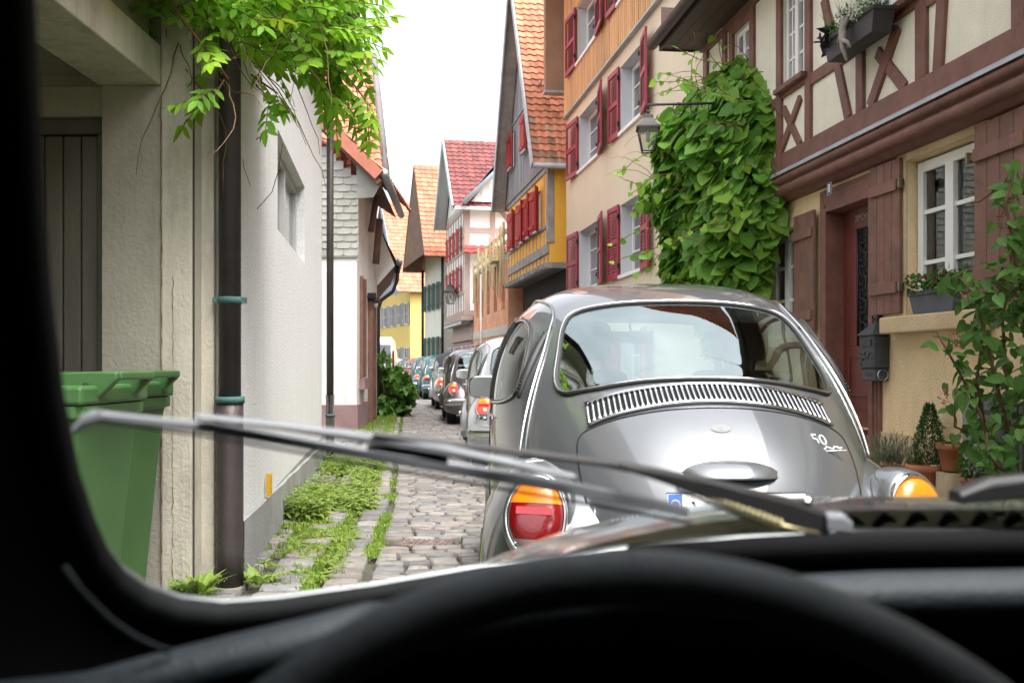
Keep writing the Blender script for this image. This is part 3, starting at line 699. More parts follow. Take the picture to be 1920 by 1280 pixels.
# near side wall faces the viewer
for z in (z1_ + .1, z2_ + .15, 5.9, z3_ - .05): mb.box(-.03, .02, -7, .0, z - .09, z + .09)
for yy in (-.1, -1.0, -2.6, -3.9): mb.box(-.029, .02, yy - .09, yy + .09, z1_, z3_)
v0 = [(-.028, -1.1, 6.7), (-.028, -1.3, 6.7), (-.028, -2.6, 5.2), (-.028, -2.4, 5.2)]; mb.add(v0, [(0, 1, 2, 3), (3, 2, 1, 0)])
mb.box(-.03, LE, -.3, .12, z1_ - .16, z1_ - .001); mb.box(.1, LE, -.3, -.15, 2.05, 2.3)
mb.build('timber_frame', pinkb, hE)
for s in (1.0, 2.1, 3.2, 4.2):
    for z in (3.85, 5.25, 1.0):
        yb = 0.0 if z > 3 else -.25
        window(hE, s - .25, s + .25, z, z + .85, yb + .03, 2, 2, .05, .02, white, dglass)
        shutter(hE, s + .26, z - .02, z + .88, .24, yb + .035, redp, 'board', 8, 1); shutter(hE, s - .26, z - .02, z + .88, .24, yb + .035, redp, 'board', 8, -1)
DR = ((.18, .05, .048), (.15, .044, .044), (.21, .058, .052))
mb = MB(); ho = .35
tile_roof(mb, (-ho, .45, z3_ - .1), (0, -8, 0), (LE / 2 + ho, 0, zr_ - z3_ + .1), cols=DR, tw=.24, th=.26)
rfE = mb.build('roof', tile_m, hE); mb = MB(); tile_roof(mb, (LE + ho, -7.5, z3_ - .1), (0, 8, 0), (-(LE / 2 + ho), 0, zr_ - z3_ + .1), cols=DR, tw=.4, th=.5); mb.build('far_roof_slope', tile_m, rfE)
mb = MB(); tile_roof(mb, (-.45, .05, z2_ - .05), (0, -3, 0), (.42, 0, .3), cols=((.36, .05, .045),), tw=.3, th=.25); mb.build('skirt_roof', tile_m, hE)
mb = MB()
mb.add([(-ho, .45, z3_ - .14), (LE / 2, .45, zr_ - .04), (LE / 2, .02, zr_ - .04), (-ho, .02, z3_ - .14)], [(0, 1, 2, 3), (3, 2, 1, 0)], 0)
mb.add([(LE + ho, .45, z3_ - .14), (LE / 2, .45, zr_ - .04), (LE / 2, .02, zr_ - .04), (LE + ho, .02, z3_ - .14)], [(0, 1, 2, 3), (3, 2, 1, 0)], 0)
mb.beam((-ho, z3_ - .12), (LE / 2, zr_), .25, .45, .5, 0); mb.beam((LE + ho, z3_ - .12), (LE / 2, zr_), .25, .45, .5, 0)
mb.prism([(0.2, 2.62), (LE, 2.62), (LE, z1_ - .17), (0, z1_ - .17)], -.2, .1, 0)
mb.box(-ho - .05, -ho + .05, -7, .4, z3_ - .18, z3_ - .06, 0)
mb.build('bargeboard', mat('pale_grey_board', (.50, .52, .54), .7, var=.08), hE)
# boarded cross gable on the near slope
mb = MB(); yc, hwid = -2.5, 2.3
mb.add([(-.28, yc + hwid, z3_ + .12), (-.28, yc - hwid, z3_ + .12), (-.28, yc, z3_ + 3.0), (2.2, yc, z3_ + 3.0)], [(0, 2, 1), (1, 2, 0)], 0)
for i in range(18):
    yy = yc - hwid + (i + .5) * hwid / 9; top = z3_ + .12 + 2.8 * (1 - abs(yy - yc) / hwid)
    if top > z3_ + .2: mb.box(-.30, -.27, yy - .02, yy + .02, z3_ + .12, top, 0)
mb.box(-.32, -.28, yc - .3, yc + .3, z3_ + .6, z3_ + 1.25, 2)
for sg in (1, -1):
    mb.add([(-.5, yc + sg * (hwid + .3), z3_ + .05), (-.5, yc, z3_ + 3.25), (2.6, yc, z3_ + 3.25), (.2, yc + sg * (hwid + .3), z3_ + .05)], [(0, 1, 2, 3), (3, 2, 1, 0)], 1)
    mb.tube([(-.5, yc + sg * (hwid + .3), z3_ + .03), (-.5, yc + sg * hwid * .5, z3_ + 1.45), (-.5, yc, z3_ + 3.25)], .1, 6, 1)
mb.build('cross_gable', [whip, mat('blue_grey_zinc', (.36, .42, .46), .5, .3, var=.1), dglass], hE)

# ------------------------------------------------------------------ far: pale house with green shutters, yellow house
F0, BF = 9.8, -.307; YF0, YF1 = 41., 44.6
hF, LFh = facade('green_shuttered_house', 'pale plaster house with dark green shutters and deep brown gable overhang', 'house', (F0 + BF * YF0, YF0), (F0 + BF * YF1, YF1))
pale = mat('pale_green_plaster', (.66, .66, .58), .9, var=.08, vs=1, streak=.15)
mb = MB(); mb.box(0, LFh, -6, 0, -.05, 5.7, 0); mb.add([(0, 0, 5.7), (LFh, 0, 5.7), (LFh * .5, 0, 9.6)], [(0, 2, 1)], 0); mb.build('wall', pale, hF)
for z in (1.25, 3.55):
    for s in (.55, 1.45, 2.35, 3.2):
        window(hF, s - .2, s + .2, z, z + 1.1, .03, 2, 2, .04, .02, pinkb, dglass)
        shutter(hF, s + .21, z - .02, z + 1.12, .22, .03, greenp, 'board', 12, 1); shutter(hF, s - .21, z - .02, z + 1.12, .22, .03, greenp, 'board', 12, -1)
mb = MB(); OF = ((.50, .185, .11), (.45, .165, .095), (.54, .21, .125))
tile_roof(mb, (-.3, .9, 5.6), (0, -7.5, 0), (LFh * .5 + .3, 0, 4.1), cols=OF, tw=.24, th=.22); rfF = mb.build('roof', tile_m, hF); mb = MB(); tile_roof(mb, (LFh + .6, -7, 5.4), (0, 7.9, 0), (-(LFh * .5 + .6), 0, 4.3), cols=OF, tw=.4, th=.5); mb.build('far_roof_slope', tile_m, rfF)
mb = MB(); bs_ = mat('brown_soffit', (.15, .085, .055), .8, var=.3, vs=3)
mb.add([(-.3, .9, 5.55), (LFh * .5, .9, 9.66), (LFh * .5, 0.02, 9.66), (-.3, .02, 5.55)], [(0, 1, 2, 3), (3, 2, 1, 0)]); mb.add([(LFh + .6, .9, 5.35), (LFh * .5, .9, 9.66), (LFh * .5, 0.02, 9.66), (LFh + .6, .02, 5.35)], [(0, 1, 2, 3), (3, 2, 1, 0)])
mb.add([(-.2, .88, 5.7), (LFh + .5, .88, 5.5), (LFh * .5, .88, 9.6)], [(0, 2, 1), (0, 1, 2)])
mb.build('boarded_overhang', bs_, hF)
mb = MB(); mb.tube([(-.1, .1, 5.6), (-.1, .1, 0)], .06, 8); mb.tube([(LFh + .05, .1, 5.4), (LFh + .05, .1, 0)], .06, 8); mb.build('downpipe', metal, hF)
YG = 66.
cG = Vector(((769 - 960) / 1867 * YG, YG)); dG = Vector((-.4, 1)).normalized()
hG, LG = facade('yellow_house', 'plain yellow house with grey shutters closing the end of the street', 'house', (cG.x, cG.y), (cG.x + dG.x * 8.2, cG.y + dG.y * 8.2))
yw = mat('yellow_plaster', (.66, .50, .16), .9, var=.06, vs=1, streak=.1)
zg = EYE + 140 / 1867 * YG; zgr = EYE + 305 / 1867 * (YG + 4)
mb = MB(); mb.box(0, LG, -8, 0, -.05, zg, 0); mb.build('wall', yw, hG)
for z in (.9, 3.9):
    for s in (.9, 2.8, 4.7, 6.6):
        window(hG, s - .42, s + .42, z, z + 1.45, .03, 2, 2, .05, .03, white, dglass)
        shutter(hG, s + .44, z - .02, z + 1.48, .42, .03, greyp, 'board', 8, 1); shutter(hG, s - .44, z - .02, z + 1.48, .42, .03, greyp, 'board', 8, -1)
mb = MB(); tile_roof(mb, (-.4, 1.0, zg - .1), (0, -9.5, 0), (LG * .5 + .4, 0, zgr - zg + .1), cols=OF, tw=.3, th=.32); rfG = mb.build('roof', tile_m, hG)
mb = MB(); tile_roof(mb, (LG + .4, -8, zg - .1), (0, 9, 0), (-(LG * .5 + .4), 0, zgr - zg), cols=OF, tw=.45, th=.6); mb.build('far_roof_slope', tile_m, rfG)
bluegrey = mat('blue_grey_boards', (.33, .37, .43), .7, var=.15, vs=2, stretch=(6, 6, .5))
mb = MB(); mb.add([(0, .02, zg), (LG, .02, zg), (LG / 2, .02, zgr - .1)], [(0, 2, 1)])
mb.add([(LG + .3, 1, zg - .15), (LG / 2, 1, zgr), (LG / 2, 0, zgr), (LG + .3, 0, zg - .15)], [(0, 1, 2, 3), (3, 2, 1, 0)]); mb.add([(-.4, 1, zg - .15), (LG / 2, 1, zgr), (LG / 2, 0, zgr), (-.4, 0, zg - .15)], [(0, 1, 2, 3), (3, 2, 1, 0)])
mb.beam((-.4, zg - .1), (LG / 2, zgr), .4, 1.0, 1.05)
mb.build('boarded_gable', bluegrey, hG)

# ------------------------------------------------------------------ left: garage with beam, pillar, recessed door
X0 = -1.78; conw = mat('weathered_plaster', (.52, .485, .395), .92, var=.16, vs=1.4, bump=.005, bs=50, streak=.6, dirt=.55, bump2=.008, b2s=4)
hL = thing('garage', 'weathered concrete garage with heavy lintel and recessed plank door behind the bins', 'garage', (X0, 5.05, 0))
conwd = mat('shaded_plaster', (.27, .245, .19), .92, var=.18, vs=1.6, bump=.008, bs=45, streak=.5, dirt=.5)  # darker copy of the wall plaster: shade of the recess put into its base colour
mb = MB(); mb.box(-.32, .0, -6.5, .0, 2.57, 2.77); mb.build('lintel', conw, hL, bevel=.008)
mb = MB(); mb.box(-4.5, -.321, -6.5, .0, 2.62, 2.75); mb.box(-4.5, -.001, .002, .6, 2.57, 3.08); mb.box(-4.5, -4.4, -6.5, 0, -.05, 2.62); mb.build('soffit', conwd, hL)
mb = MB(); mb.box(-.30, -.001, .003, .6, -.06, 2.569); mb.box(-4.4, -.301, .03, .6, 2.421, 2.6); mb.box(-4.4, -1.9, .03, .6, -.06, 2.42); mb.build('inner_wall', mat('half_shaded_plaster', (.36, .335, .275), .92, var=.16, vs=1.4, bump=.006, bs=45, streak=.4, dirt=.5), hL)  # inner wall gets its own darkened plaster, the recess dimness painted in
mb = MB(); mb.box(.0, .165, -.01, .6, -.06, 6.0); mb.build('pillar', conw, hL, bevel=.012)
mb = MB(); rk = random.Random(6)
for cxk, wk, zt_ in ((.003, .005, 2.5), (.062, .003, 1.6)):
    L_ = [(cxk + rk.uniform(-.004, .004), -.0145, z) for z in np.linspace(.0, zt_, 60)]; Rr = [(p[0] + wk * rk.uniform(.3, 1.6), -.0143, p[2]) for p in L_]; mb.grid([L_, Rr], smooth=False)
mb.build('rust_run', mat('rust_run', (.16, .105, .06), .95, var=.4, vs=20), hL)
mb = MB(); mb.box(.1655, .171, -.013, -.0, -.05, 6, 0); mb.build('joint', mat('dark_joint', (.06, .05, .04), .95, var=.3), hL)
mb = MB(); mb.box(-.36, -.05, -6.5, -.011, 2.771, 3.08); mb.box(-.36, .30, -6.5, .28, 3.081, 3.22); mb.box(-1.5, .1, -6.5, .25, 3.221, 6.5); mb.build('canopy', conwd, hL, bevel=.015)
mb = MB(); mb.box(.2, .32, -1.9, -.35, 2.98, 3.03); mb.build('canopy_edge_board', mat('old_wood', (.09, .07, .05), .9, var=.4, vs=4), hL)
mb = MB(); plank = mat('garage_planks', (.13, .115, .09), .85, var=.22, vs=2, stretch=(4, 4, .7), bump=.004, tint=True, dirt=.3)
rg = random.Random(4)
for i in range(16):
    k = rg.uniform(.8, 1.1); x1 = -.352 - i * .094; mb.box(x1 - .086, x1, .08, .12, .02, 2.33, 0, (k, k, k))
mb.box(-1.9, -.30, .07, .11, 2.34, 2.42, 0, (.8, .8, .8)); mb.box(-.349, -.301, .06, .11, 0, 2.339, 0, (.9, .9, .9)); mb.box(-1.9, -.31, .121, .14, 0, 2.4, 0, (.15, .15, .15))
mb.build('plank_door', plank, hL, bevel=.006, seg=1)

# ------------------------------------------------------------------ left: rough white house with downpipes
p_far, p_near = (-2.283, 11.95), (-1.445, 5.3)
hW, LW = facade('roughcast_house', 'rough white plastered house with deep window, grey plinth and two downpipes', 'house', p_far, p_near)
dW = Vector((p_near[0] - p_far[0], p_near[1] - p_far[1])).normalized()
def sw(Yq): return (Yq - p_far[1]) / dW.y
rough = mat('roughcast', (.70, .70, .695), .92, var=.10, vs=34, bump=.009, bs=66, streak=.14, dirt=.06)
plin = mat('plinth_cement', (.27, .27, .265), .92, var=.18, vs=2.5, bump=.006, bs=50, dirt=.35)
wa, wb = sw(9.45), sw(7.1)
mb = MB(); wall_open(mb, 0, LW, .28, 6.0, [(wa, wb, 2.12, 2.84)], 0, .12, 0, 0, 1)
mb.quad((0, 0, -.05), (0, -6, -.05), (0, -6, 6), (0, 0, 6), 0)
mb.build('wall', [rough, dark], hW)
mb = MB(); n = 20
for i in range(n):
    a, b = LW * i / n, LW * (i + 1) / n
    za, zb2 = [.20 + .12 * (q / LW) + .004 * math.sin(q * 5) for q in (a, b)]
    mb.add([(a, .02, -.06), (b, .02, -.06), (b, .02, zb2), (a, .02, za), (a, -.01, za + .012), (b, -.01, zb2 + .012)], [(0, 3, 2, 1), (3, 4, 5, 2)])
wall_open(mb, 0, LW, .15, .3, [], .002, .1)
mb.build('plinth', plin, hW)
mb = MB(); mb.box(LW, LW + .03, -.5, -.012, -.05, 6.0); mb.box(LW + .03, LW + .10, -.5, -.12, -.05, 6.0); mb.build('corner_pier', conw, hW, bevel=.01)
wnd = window(hW, wa + .02, wb - .02, 2.13, 2.83, -.075, 2, 1, .07, .03, mat('grey_window_paint', (.45, .45, .44), .5), dglass, None, True)
def pipe(parent, name, s, y, r, z1, zc, m):
    mb = MB(); mb.tube([(s, y, 0), (s, y, .2), (s, y, .8), (s, y, zc)], [r * 1.22, r * 1.22, r * 1.22, r * 1.22], 16); mb.tube([(s, y, zc), (s, y, z1)], r, 16)
    o = mb.build(name, m, parent)
    return o
pp = pipe(hW, 'downpipe', LW + .135, -.035, .057, 5.6, .98, coppr)
mb = MB(); mb.tube([(LW + .135, -.035, .955), (LW + .135, -.035, .99)], .076, 18); mb.tube([(LW + .135, -.035, 1.468), (LW + .135, -.035, 1.505)], .062, 18); mb.box(LW + .12, LW + .15, .02, .05, 1.473, 1.502); mb.box(LW + .12, LW + .15, -.12, -.09, 1.473, 1.502); mb.build('clamp', patina, pp)
p2 = pipe(hW, 'downpipe', .03, .10, .042, 5.0, .55, coppr)
mb = MB(); mb.tube([(.03, .10, .54), (.03, .10, .57)], .058, 14); mb.build('clamp', patina, p2)
mb = MB(); mb.box(-.1, LW, -.05, .32, 4.72, 4.80); mb.box(-.12, LW, .30, .36, 4.70, 4.95); mb.build('soffit', mat('grey_soffit', (.40, .39, .37), .8, var=.1), hW)
mb = MB(); mb.tube([(-.15, .42, 4.86), (LW, .42, 4.86)], .075, 12); mb.build('gutter', metal, hW)
t = thing('marker_plate', 'small yellow marker plate fixed low on the white wall', 'marker plate', (-.777 - .126 * 6.34 + .012, 6.34, .32), math.atan2(dW.y, dW.x))
mb = MB(); mb.box(-.012, .012, -.0, .03, 0, .145); mb.box(-.016, .016, .0301, .034, .02, .14); mb.build('plate', mat('marker_yellow', (.62, .36, .02), .5, var=.1), t, bevel=.002)

# ------------------------------------------------------------------ left: old barn-like house with shingles
hS, LS = facade('shingled_house', 'old white house with shingled gable, mauve plinth and brown shutters', 'house', (-2.73, 17.5), (-6.5, 17.5))
# local x runs away to the left, +y towards the viewer ; street side lies at local x=0, running to -y
shg = mat('shingles', (.31, .31, .285), .85, var=.15, vs=3, tint=True, bump=.003, dirt=.15)
oldw = mat('old_whitewash', (.74, .73, .70), .9, var=.07, vs=1.2, bump=.006, bs=40, streak=.3, dirt=.25)
mauve = mat('mauve_plinth', (.26, .165, .165), .9, var=.2, vs=3, bump=.006, dirt=.2)
mb = MB(); wall_open(mb, 0, LS, .42, 3.1, [], 0, .1); 
mb.quad((0, 0, -.05), (0, 0, 4.7), (.24, -4.4, 4.7), (.24, -4.4, -.05), 0); mb.build('wall', oldw, hS)
mb = MB(); mb.box(-.025, LS, -.3, .025, -.05, .46); mb.add([(-.03, .02, -.05), (-.03, .02, .46), (.07, -1.9, .46), (.07, -1.9, -.05), (.0, 0, .47), (.10, -1.9, .47)], [(0, 1, 2, 3), (1, 4, 5, 2)]); mb.build('plinth', mauve, hS)
mb = MB(); rsx = random.Random(2); j = 0; z = 3.08
while z < 8:
    x = -.03 - (.13 if j % 2 else 0)
    while x < LS:
        lim = 4.42 + (x + .12) * .95
        if z < lim - .05 and x + .26 > 0:
            k = rsx.uniform(.86, 1.1); a = max(x, -.03); b = x + .255; zt = min(z + .16, lim + .15)
            mb.add([(a, .016, z + .02), (a + .03, .022, z + .004), (a + .06, .022, z), (b - .06, .022, z), (b - .03, .022, z + .004), (b, .016, z + .02), (b, .004, zt), (a, .004, zt), (a, .0, z + .02), (b, 0, z + .02), (a + .03, 0, z + .004), (a + .06, 0, z), (b - .06, 0, z), (b - .03, 0, z + .004)],
                   [(0, 7, 6, 5, 4, 3, 2, 1), (1, 2, 11, 10), (2, 3, 12, 11), (3, 4, 13, 12), (0, 1, 10, 8), (4, 5, 9, 13)], 0, (k, k, k * .98))
        x += .26
    z += .125; j += 1
mb.add([(0, .001, 3.05), (LS, .001, 3.05), (LS, .001, 8.0), (0, .001, 4.4)], [(0, 3, 2, 1)], 1); mb.add([(0.0, .016, 4.08), (-.30, .016, 4.10), (-.44, .016, 4.36), (0, .016, 4.78)], [(0, 1, 2, 3), (3, 2, 1, 0)], 0, (.9, .9, .88))
mb.box(-.03, LS, 0, .03, 3.04, 3.08, 1)
mb.build('shingle_cladding', [shg, mat('shingle_back', (.2, .2, .18), .9)], hS)
mb = MB(); mb.beam((-.42, 4.46), (4.2, 8.86), .2, -.05, .22, 0); mb.beam((-.42, 4.34), (4.2, 8.74), .1, -.05, .16, 1); mb.build('bargeboard', [mat('clay_red_verge', (.42, .15, .10), .8, var=.15, vs=5), brown], hS)
mb = MB(); tile_roof(mb, (-.45, .1, 4.55), (0, -4.7, 0), (4.6, 0, 4.4), cols=OF, tw=.25, th=.34); mb.build('roof', tile_m, hS)
mb = MB(); mb.add([(-.4, .05, 4.42), (0.1, .05, 4.75), (.34, -4.6, 4.75), (-.16, -4.6, 4.42)], [(0, 1, 2, 3), (3, 2, 1, 0)]); mb.tube([(.02, -1.9, 3.75), (-.10, -1.9, 4.45)], .06, 8); mb.tube([(.02, -2.6, 3.2), (-.06, -2.6, 4.1)], .07, 8)
mb.build('eave_boarding', mat('eave_brown', (.17, .10, .075), .85, var=.25, vs=3), hS)
mb = MB(); mb.tube([(-.50, .12, 4.50), (-.26, -4.7, 4.50)], .075, 14); mb.build('gutter', zinc, hS)
# window shutter and plank door on the street side
ax = Vector((.24, -4.4)).normalized()
def side(mb, t0, t1, z0, z1, out, m=0, tint=(1, 1, 1)):
    nrm = Vector((ax.y, -ax.x)); nrm = nrm if nrm.x < 0 else -nrm
    q = [ax * t0, ax * t1, ax * t1 + nrm * out, ax * t0 + nrm * out]
    mb.add([(v.x, v.y, z) for z in (z0, z1) for v in q], [(0, 3, 2, 1), (4, 5, 6, 7), (0, 1, 5, 4), (1, 2, 6, 5), (2, 3, 7, 6), (3, 0, 4, 7)], m, tint)
mb = MB(); side(mb, .55, 1.25, .95, 2.75, .04); side(mb, .53, .62, .93, 2.77, .06); side(mb, 1.18, 1.27, .93, 2.77, .06); mb.build('shutter', brown2, hS)
mb = MB(); side(mb, .45, 1.35, .72, .92, .10); mb.build('sill', mauve, hS)
mb = MB(); rg = random.Random(9)
for i in range(7): k = rg.uniform(.75, 1.05); side(mb, 2.25 + i * .17, 2.41 + i * .17, .06, 2.35, .07 + .01 * (i % 2), 0, (k, k, k))
side(mb, 2.15, 2.25, -.05, 2.45, .10); mb.build('plank_door', brown2, hS)
mb = MB(); side(mb, 2.0, 3.7, 2.47, 2.53, .14); side(mb, 2.1, 2.13, 2.42, 2.58, .17); mb.build('door_rail', metal, hS)

hT = thing('steep_roofed_house', 'house with steep orange tiled roof rising behind the shingled gable', 'house', (-3.0, 21.9, 0), R(7.8))
mb = MB(); mb.box(-6, .0, 0, 7, -.05, 5.3); mb.add([(0, 0, 5.3), (0, 7, 5.3), (0, 3, 9)], [(0, 1, 2)]); mb.build('wall', oldw, hT)
mb = MB(); tile_roof(mb, (-6.3, -.45, 5.0), (6.55, 0, 0), (-.3, 3.0, 3.75), cols=OF, tw=.2, th=.22); mb.build('roof', tile_m, hT)
mb = MB(); mb.tube([(.25, -.45, 4.98), (.1, 1.0, 6.85), (-.05, 2.55, 8.75)], .085, 6); mb.add([(.3, -.4, 4.95), (.0, 2.55, 8.7), (.0, 2.7, 8.4), (.3, .1, 5.0)], [(0, 1, 2, 3), (3, 2, 1, 0)]); mb.build('bargeboard', mat('dark_verge', (.14, .13, .13), .8, var=.2), hT)
mb = MB(); mb.tube([(.28, .2, 5.0), (.28, .15, 6.3)], .03, 6); mb.add([(.02, .1, 5.0), (.02, 1.2, 5.0), (.02, 1.2, 6.2)], [(0, 1, 2)]); mb.build('gable_trim', whip, hT)
# lower lean-to eave with downpipe
mb = MB(); mb.add([(.03, .0, 2.9), (.42, .0, 3.35), (.03, .0, 4.3)], [(0, 1, 2), (2, 1, 0)]); mb.add([(.03, 0.0, 2.9), (.42, 0.0, 3.35), (.42, 5, 3.35), (.03, 5, 2.9)], [(0, 1, 2, 3), (3, 2, 1, 0)], 1)
mb.add([(.03, 0, 4.3), (.46, 0, 3.45), (.46, 5, 3.45), (.03, 5, 4.3)], [(0, 1, 2, 3), (3, 2, 1, 0)], 2)
mb.build('flared_eave', [oldw, brown, mat('eave_tiles', (.3, .13, .09), .85, var=.3, vs=6)], hT)
mb = MB(); mb.tube([(.52, -.1, 3.44), (.52, 5, 3.44)], .075, 14); mb.build('gutter', zinc, hT)
mb = MB(); mb.tube([(.5, .3, 3.4), (.48, .3, 3.05), (.38, .3, 2.8), (.12, .3, 2.6), (.06, .3, 2.4), (.06, .3, 0)], .042, 10); mb.build('downpipe', coppr, hT)
# ------------------------------------------------------------------ rounded vintage cars: x forward from the rear bumper, y left, z up
KN = np.array([  # x, roof line z, half width, height of the widest point, bottom z, exponent
 (.185, .56, .004, .55, .54, 2.1), (.20, .66, .20, .55, .46, 2.1), (.235, .76, .31, .56, .42, 2.15), (.30, .855, .40, .58, .39, 2.2), (.40, .945, .475, .60, .36, 2.25),
 (.53, 1.03, .535, .62, .33, 2.3), (.68, 1.108, .585, .64, .31, 2.4), (.85, 1.205, .625, .66, .29, 2.6), (1.03, 1.305, .66, .68, .28, 2.85), (1.22, 1.397, .69, .70, .27, 3.1),
 (1.42, 1.462, .71, .71, .27, 3.3), (1.65, 1.502, .72, .72, .27, 3.4), (1.9, 1.515, .72, .72, .27, 3.4), (2.15, 1.502, .72, .72, .27, 3.4), (2.4, 1.455, .71, .72, .27, 3.3),
 (2.55, 1.38, .70, .72, .27, 3.1), (2.70, 1.24, .68, .71, .27, 2.9), (2.85, 1.10, .65, .70, .27, 2.7), (2.95, 1.02, .62, .69, .27, 2.6), (3.15, .965, .56, .66, .28, 2.5),
 (3.4, .90, .47, .62, .30, 2.4), (3.62, .81, .37, .58, .33, 2.3), (3.78, .69, .26, .55, .38, 2.2), (3.86, .57, .12, .52, .44, 2.1), (3.885, .50, .004, .49, .48, 2.1)])
NK = len(KN)
def knot(s):
    s = min(max(s, 0), NK - 1 - 1e-9); i = int(s); t = s - i
    p1, p2 = KN[i], KN[i + 1]; p0 = KN[i - 1] if i > 0 else 2 * p1 - p2; p3 = KN[i + 2] if i + 2 < NK else 2 * p2 - p1
    r = .5 * (2 * p1 + (p2 - p0) * t + (2 * p0 - 5 * p1 + 4 * p2 - p3) * t * t + (3 * p1 - p0 - 3 * p2 + p3) * t ** 3)
    r[2] = max(r[2], .003); return r
def inside(s, y, z):
    x, zt, w, z0, zb, n = knot(s); H = max(.003, zt - z0 if z > z0 else z0 - zb); m = n if z > z0 else 3.5
    return (abs(y) / w) ** n + (abs(z - z0) / H) ** m
def rear_x(y, z, top=12.):
    a, b = 0., top
    for _ in range(40):
        c = (a + b) / 2
        if inside(c, y, z) > 1: a = c
        else: b = c
    return knot(b)[0]
def front_x(y, z, top=12.):
    a, b = top, NK - 1.
    for _ in range(40):
        c = (a + b) / 2
        if inside(c, y, z) > 1: b = c
        else: a = c
    return knot(a)[0]
_sx = np.linspace(0, NK - 1, 400); _xx = np.array([knot(s)[0] for s in _sx])
def side_y(x, z):
    s = float(np.interp(x, _xx, _sx)); _, zt, w, z0, zb, n = knot(s)
    q = 1 - (abs(z - z0) / max(.003, zt - z0 if z > z0 else z0 - zb)) ** (n if z > z0 else 3.5)
    return w * max(0, q) ** (1 / n)
def rear_n(y, z):
    e = .004; p = Vector((rear_x(y, z), y, z)); a = Vector((rear_x(y + e, z), y + e, z)) - p; b = Vector((rear_x(y, z + e), y, z + e)) - p
    n = a.cross(b).normalized(); return n if n.x < 0 else -n
def rp(y, z, off=0.): return Vector((rear_x(y, z), y, z)) + rear_n(y, z) * off
def rounded(fn_pts, n=64):
    """closed smooth outline through control points (Catmull-Rom)"""
    P_ = [Vector(p) for p in fn_pts]; k = len(P_); out = []
    per = max(2, n // k)
    for i in range(k):
        p0, p1, p2, p3 = P_[i - 1], P_[i], P_[(i + 1) % k], P_[(i + 2) % k]
        for j in range(per):
            t = j / per
            out.append(.5 * (2 * p1 + (p2 - p0) * t + (2 * p0 - 5 * p1 + 4 * p2 - p3) * t * t + (3 * p1 - p0 - 3 * p2 + p3) * t ** 3))
    return out
def in_poly(pt, poly):
    x, y = pt; c = False; n = len(poly)
    for i in range(n):
        x1, y1 = poly[i][0], poly[i][1]; x2, y2 = poly[i - 1][0], poly[i - 1][1]
        if (y1 > y) != (y2 > y) and x < (x2 - x1) * (y - y1) / (y2 - y1) + x1: c = not c
    return c
RW = rounded([(0, 1.392), (.22, 1.383), (.38, 1.352), (.435, 1.295), (.462, 1.19), (.478, 1.095), (.455, 1.052), (.38, 1.064), (.2, 1.094), (0, 1.102), (-.2, 1.094), (-.38, 1.064), (-.455, 1.052), (-.478, 1.095), (-.462, 1.19), (-.435, 1.295), (-.38, 1.352), (-.22, 1.383)], 90)
QW = rounded([(1.13, 1.02), (1.06, 1.06), (1.13, 1.17), (1.26, 1.275), (1.40, 1.325), (1.55, 1.335), (1.58, 1.29), (1.57, 1.04), (1.53, 1.005), (1.3, 1.005)], 60)
DW = rounded([(1.68, 1.01), (1.64, 1.05), (1.65, 1.30), (1.68, 1.345), (1.95, 1.36), (2.22, 1.335), (2.35, 1.27), (2.50, 1.16), (2.60, 1.04), (2.56, 1.005), (2.1, 1.0)], 66)
WS = rounded([(0, 1.385), (.30, 1.375), (.50, 1.33), (.545, 1.25), (.565, 1.12), (.53, 1.06), (.3, 1.055), (0, 1.06), (-.3, 1.055), (-.53, 1.06), (-.565, 1.12), (-.545, 1.25), (-.50, 1.33), (-.30, 1.375)], 84)
def shrink(poly, f, c=None):
    c = c or sum(poly, Vector((0, 0))) / len(poly); return [c + (p - c) * f for p in poly]

def paint_mat(name, col, metallic=.55, rough=.38, ior=1.5):
    m = mat(name, col, rough, metallic, var=.03, vs=2, coat=1. if metallic > .3 else .45, spec=.5 if metallic > .3 else .2); m.node_tree.nodes['Principled BSDF'].inputs['Coat IOR'].default_value = ior
    return m
P_grey = paint_mat('anthracite_paint', (.118, .126, .137), .45, .36, 1.7); chrome = mat('chrome', (.66, .67, .69), .12, 1., var=0); rubber = mat('rubber', (.016, .016, .017), .55, var=.1)
cabin_dark = mat('cabin_trim', (.03, .03, .032), .8, var=.1); seat_m = mat('seat_cloth', (.10, .10, .11), .85, var=.15, vs=8)
cglass = glass('car_glass', (.74, .86, .83), .36, .006, (.66, .76, .75)); sglass = glass('side_glass', (.62, .7, .68), .10, .006)
amber = mat('amber_lens', (.80, .22, .008), .12, var=.06, vs=8, coat=1, emit=(1, .26, .01), es=.02, bump=.0015, bs=140); redl = mat('red_lens', (.20, .002, .005), .12, var=.08, vs=8, coat=1, bump=.0012, bs=140)
redlit = mat('lit_red_lens', (.7, .02, .02), .12, var=0, coat=1, emit=(1, .035, .02), es=.9); clearl = mat('smoked_lens', (.30, .22, .22), .12, var=0, coat=1)
bulb = mat('lit_bulb', (1, .3, .2), .3, var=0, emit=(1, .45, .3), es=3.5)
badge_m = mat('badge_silver', (.62, .63, .64), .4, .4, var=0); seam_m = mat('seam', (.006, .006, .006), .9, var=0); tyre = mat('tyre', (.022, .022, .022), .85, var=.2, vs=30)
def smp(fn, poly, off): return [fn(p, off) for p in poly]
def patch(poly, fn, rings=7):
    c = sum(poly, Vector((0, 0))) / len(poly); n = len(poly); rows = []
    for k in range(1, rings + 1): rows.append([fn(c + (p - c) * (k / rings)) for p in poly])
    mb = MB(); mb.grid(rows, closed_v=True); o = mb.add([fn(c)], [], 0)
    for j in range(n): mb.F.append([o, j, (j + 1) % n]); mb.M.append(0); mb.T.append((1, 1, 1)); mb.S.append(True)
    return mb

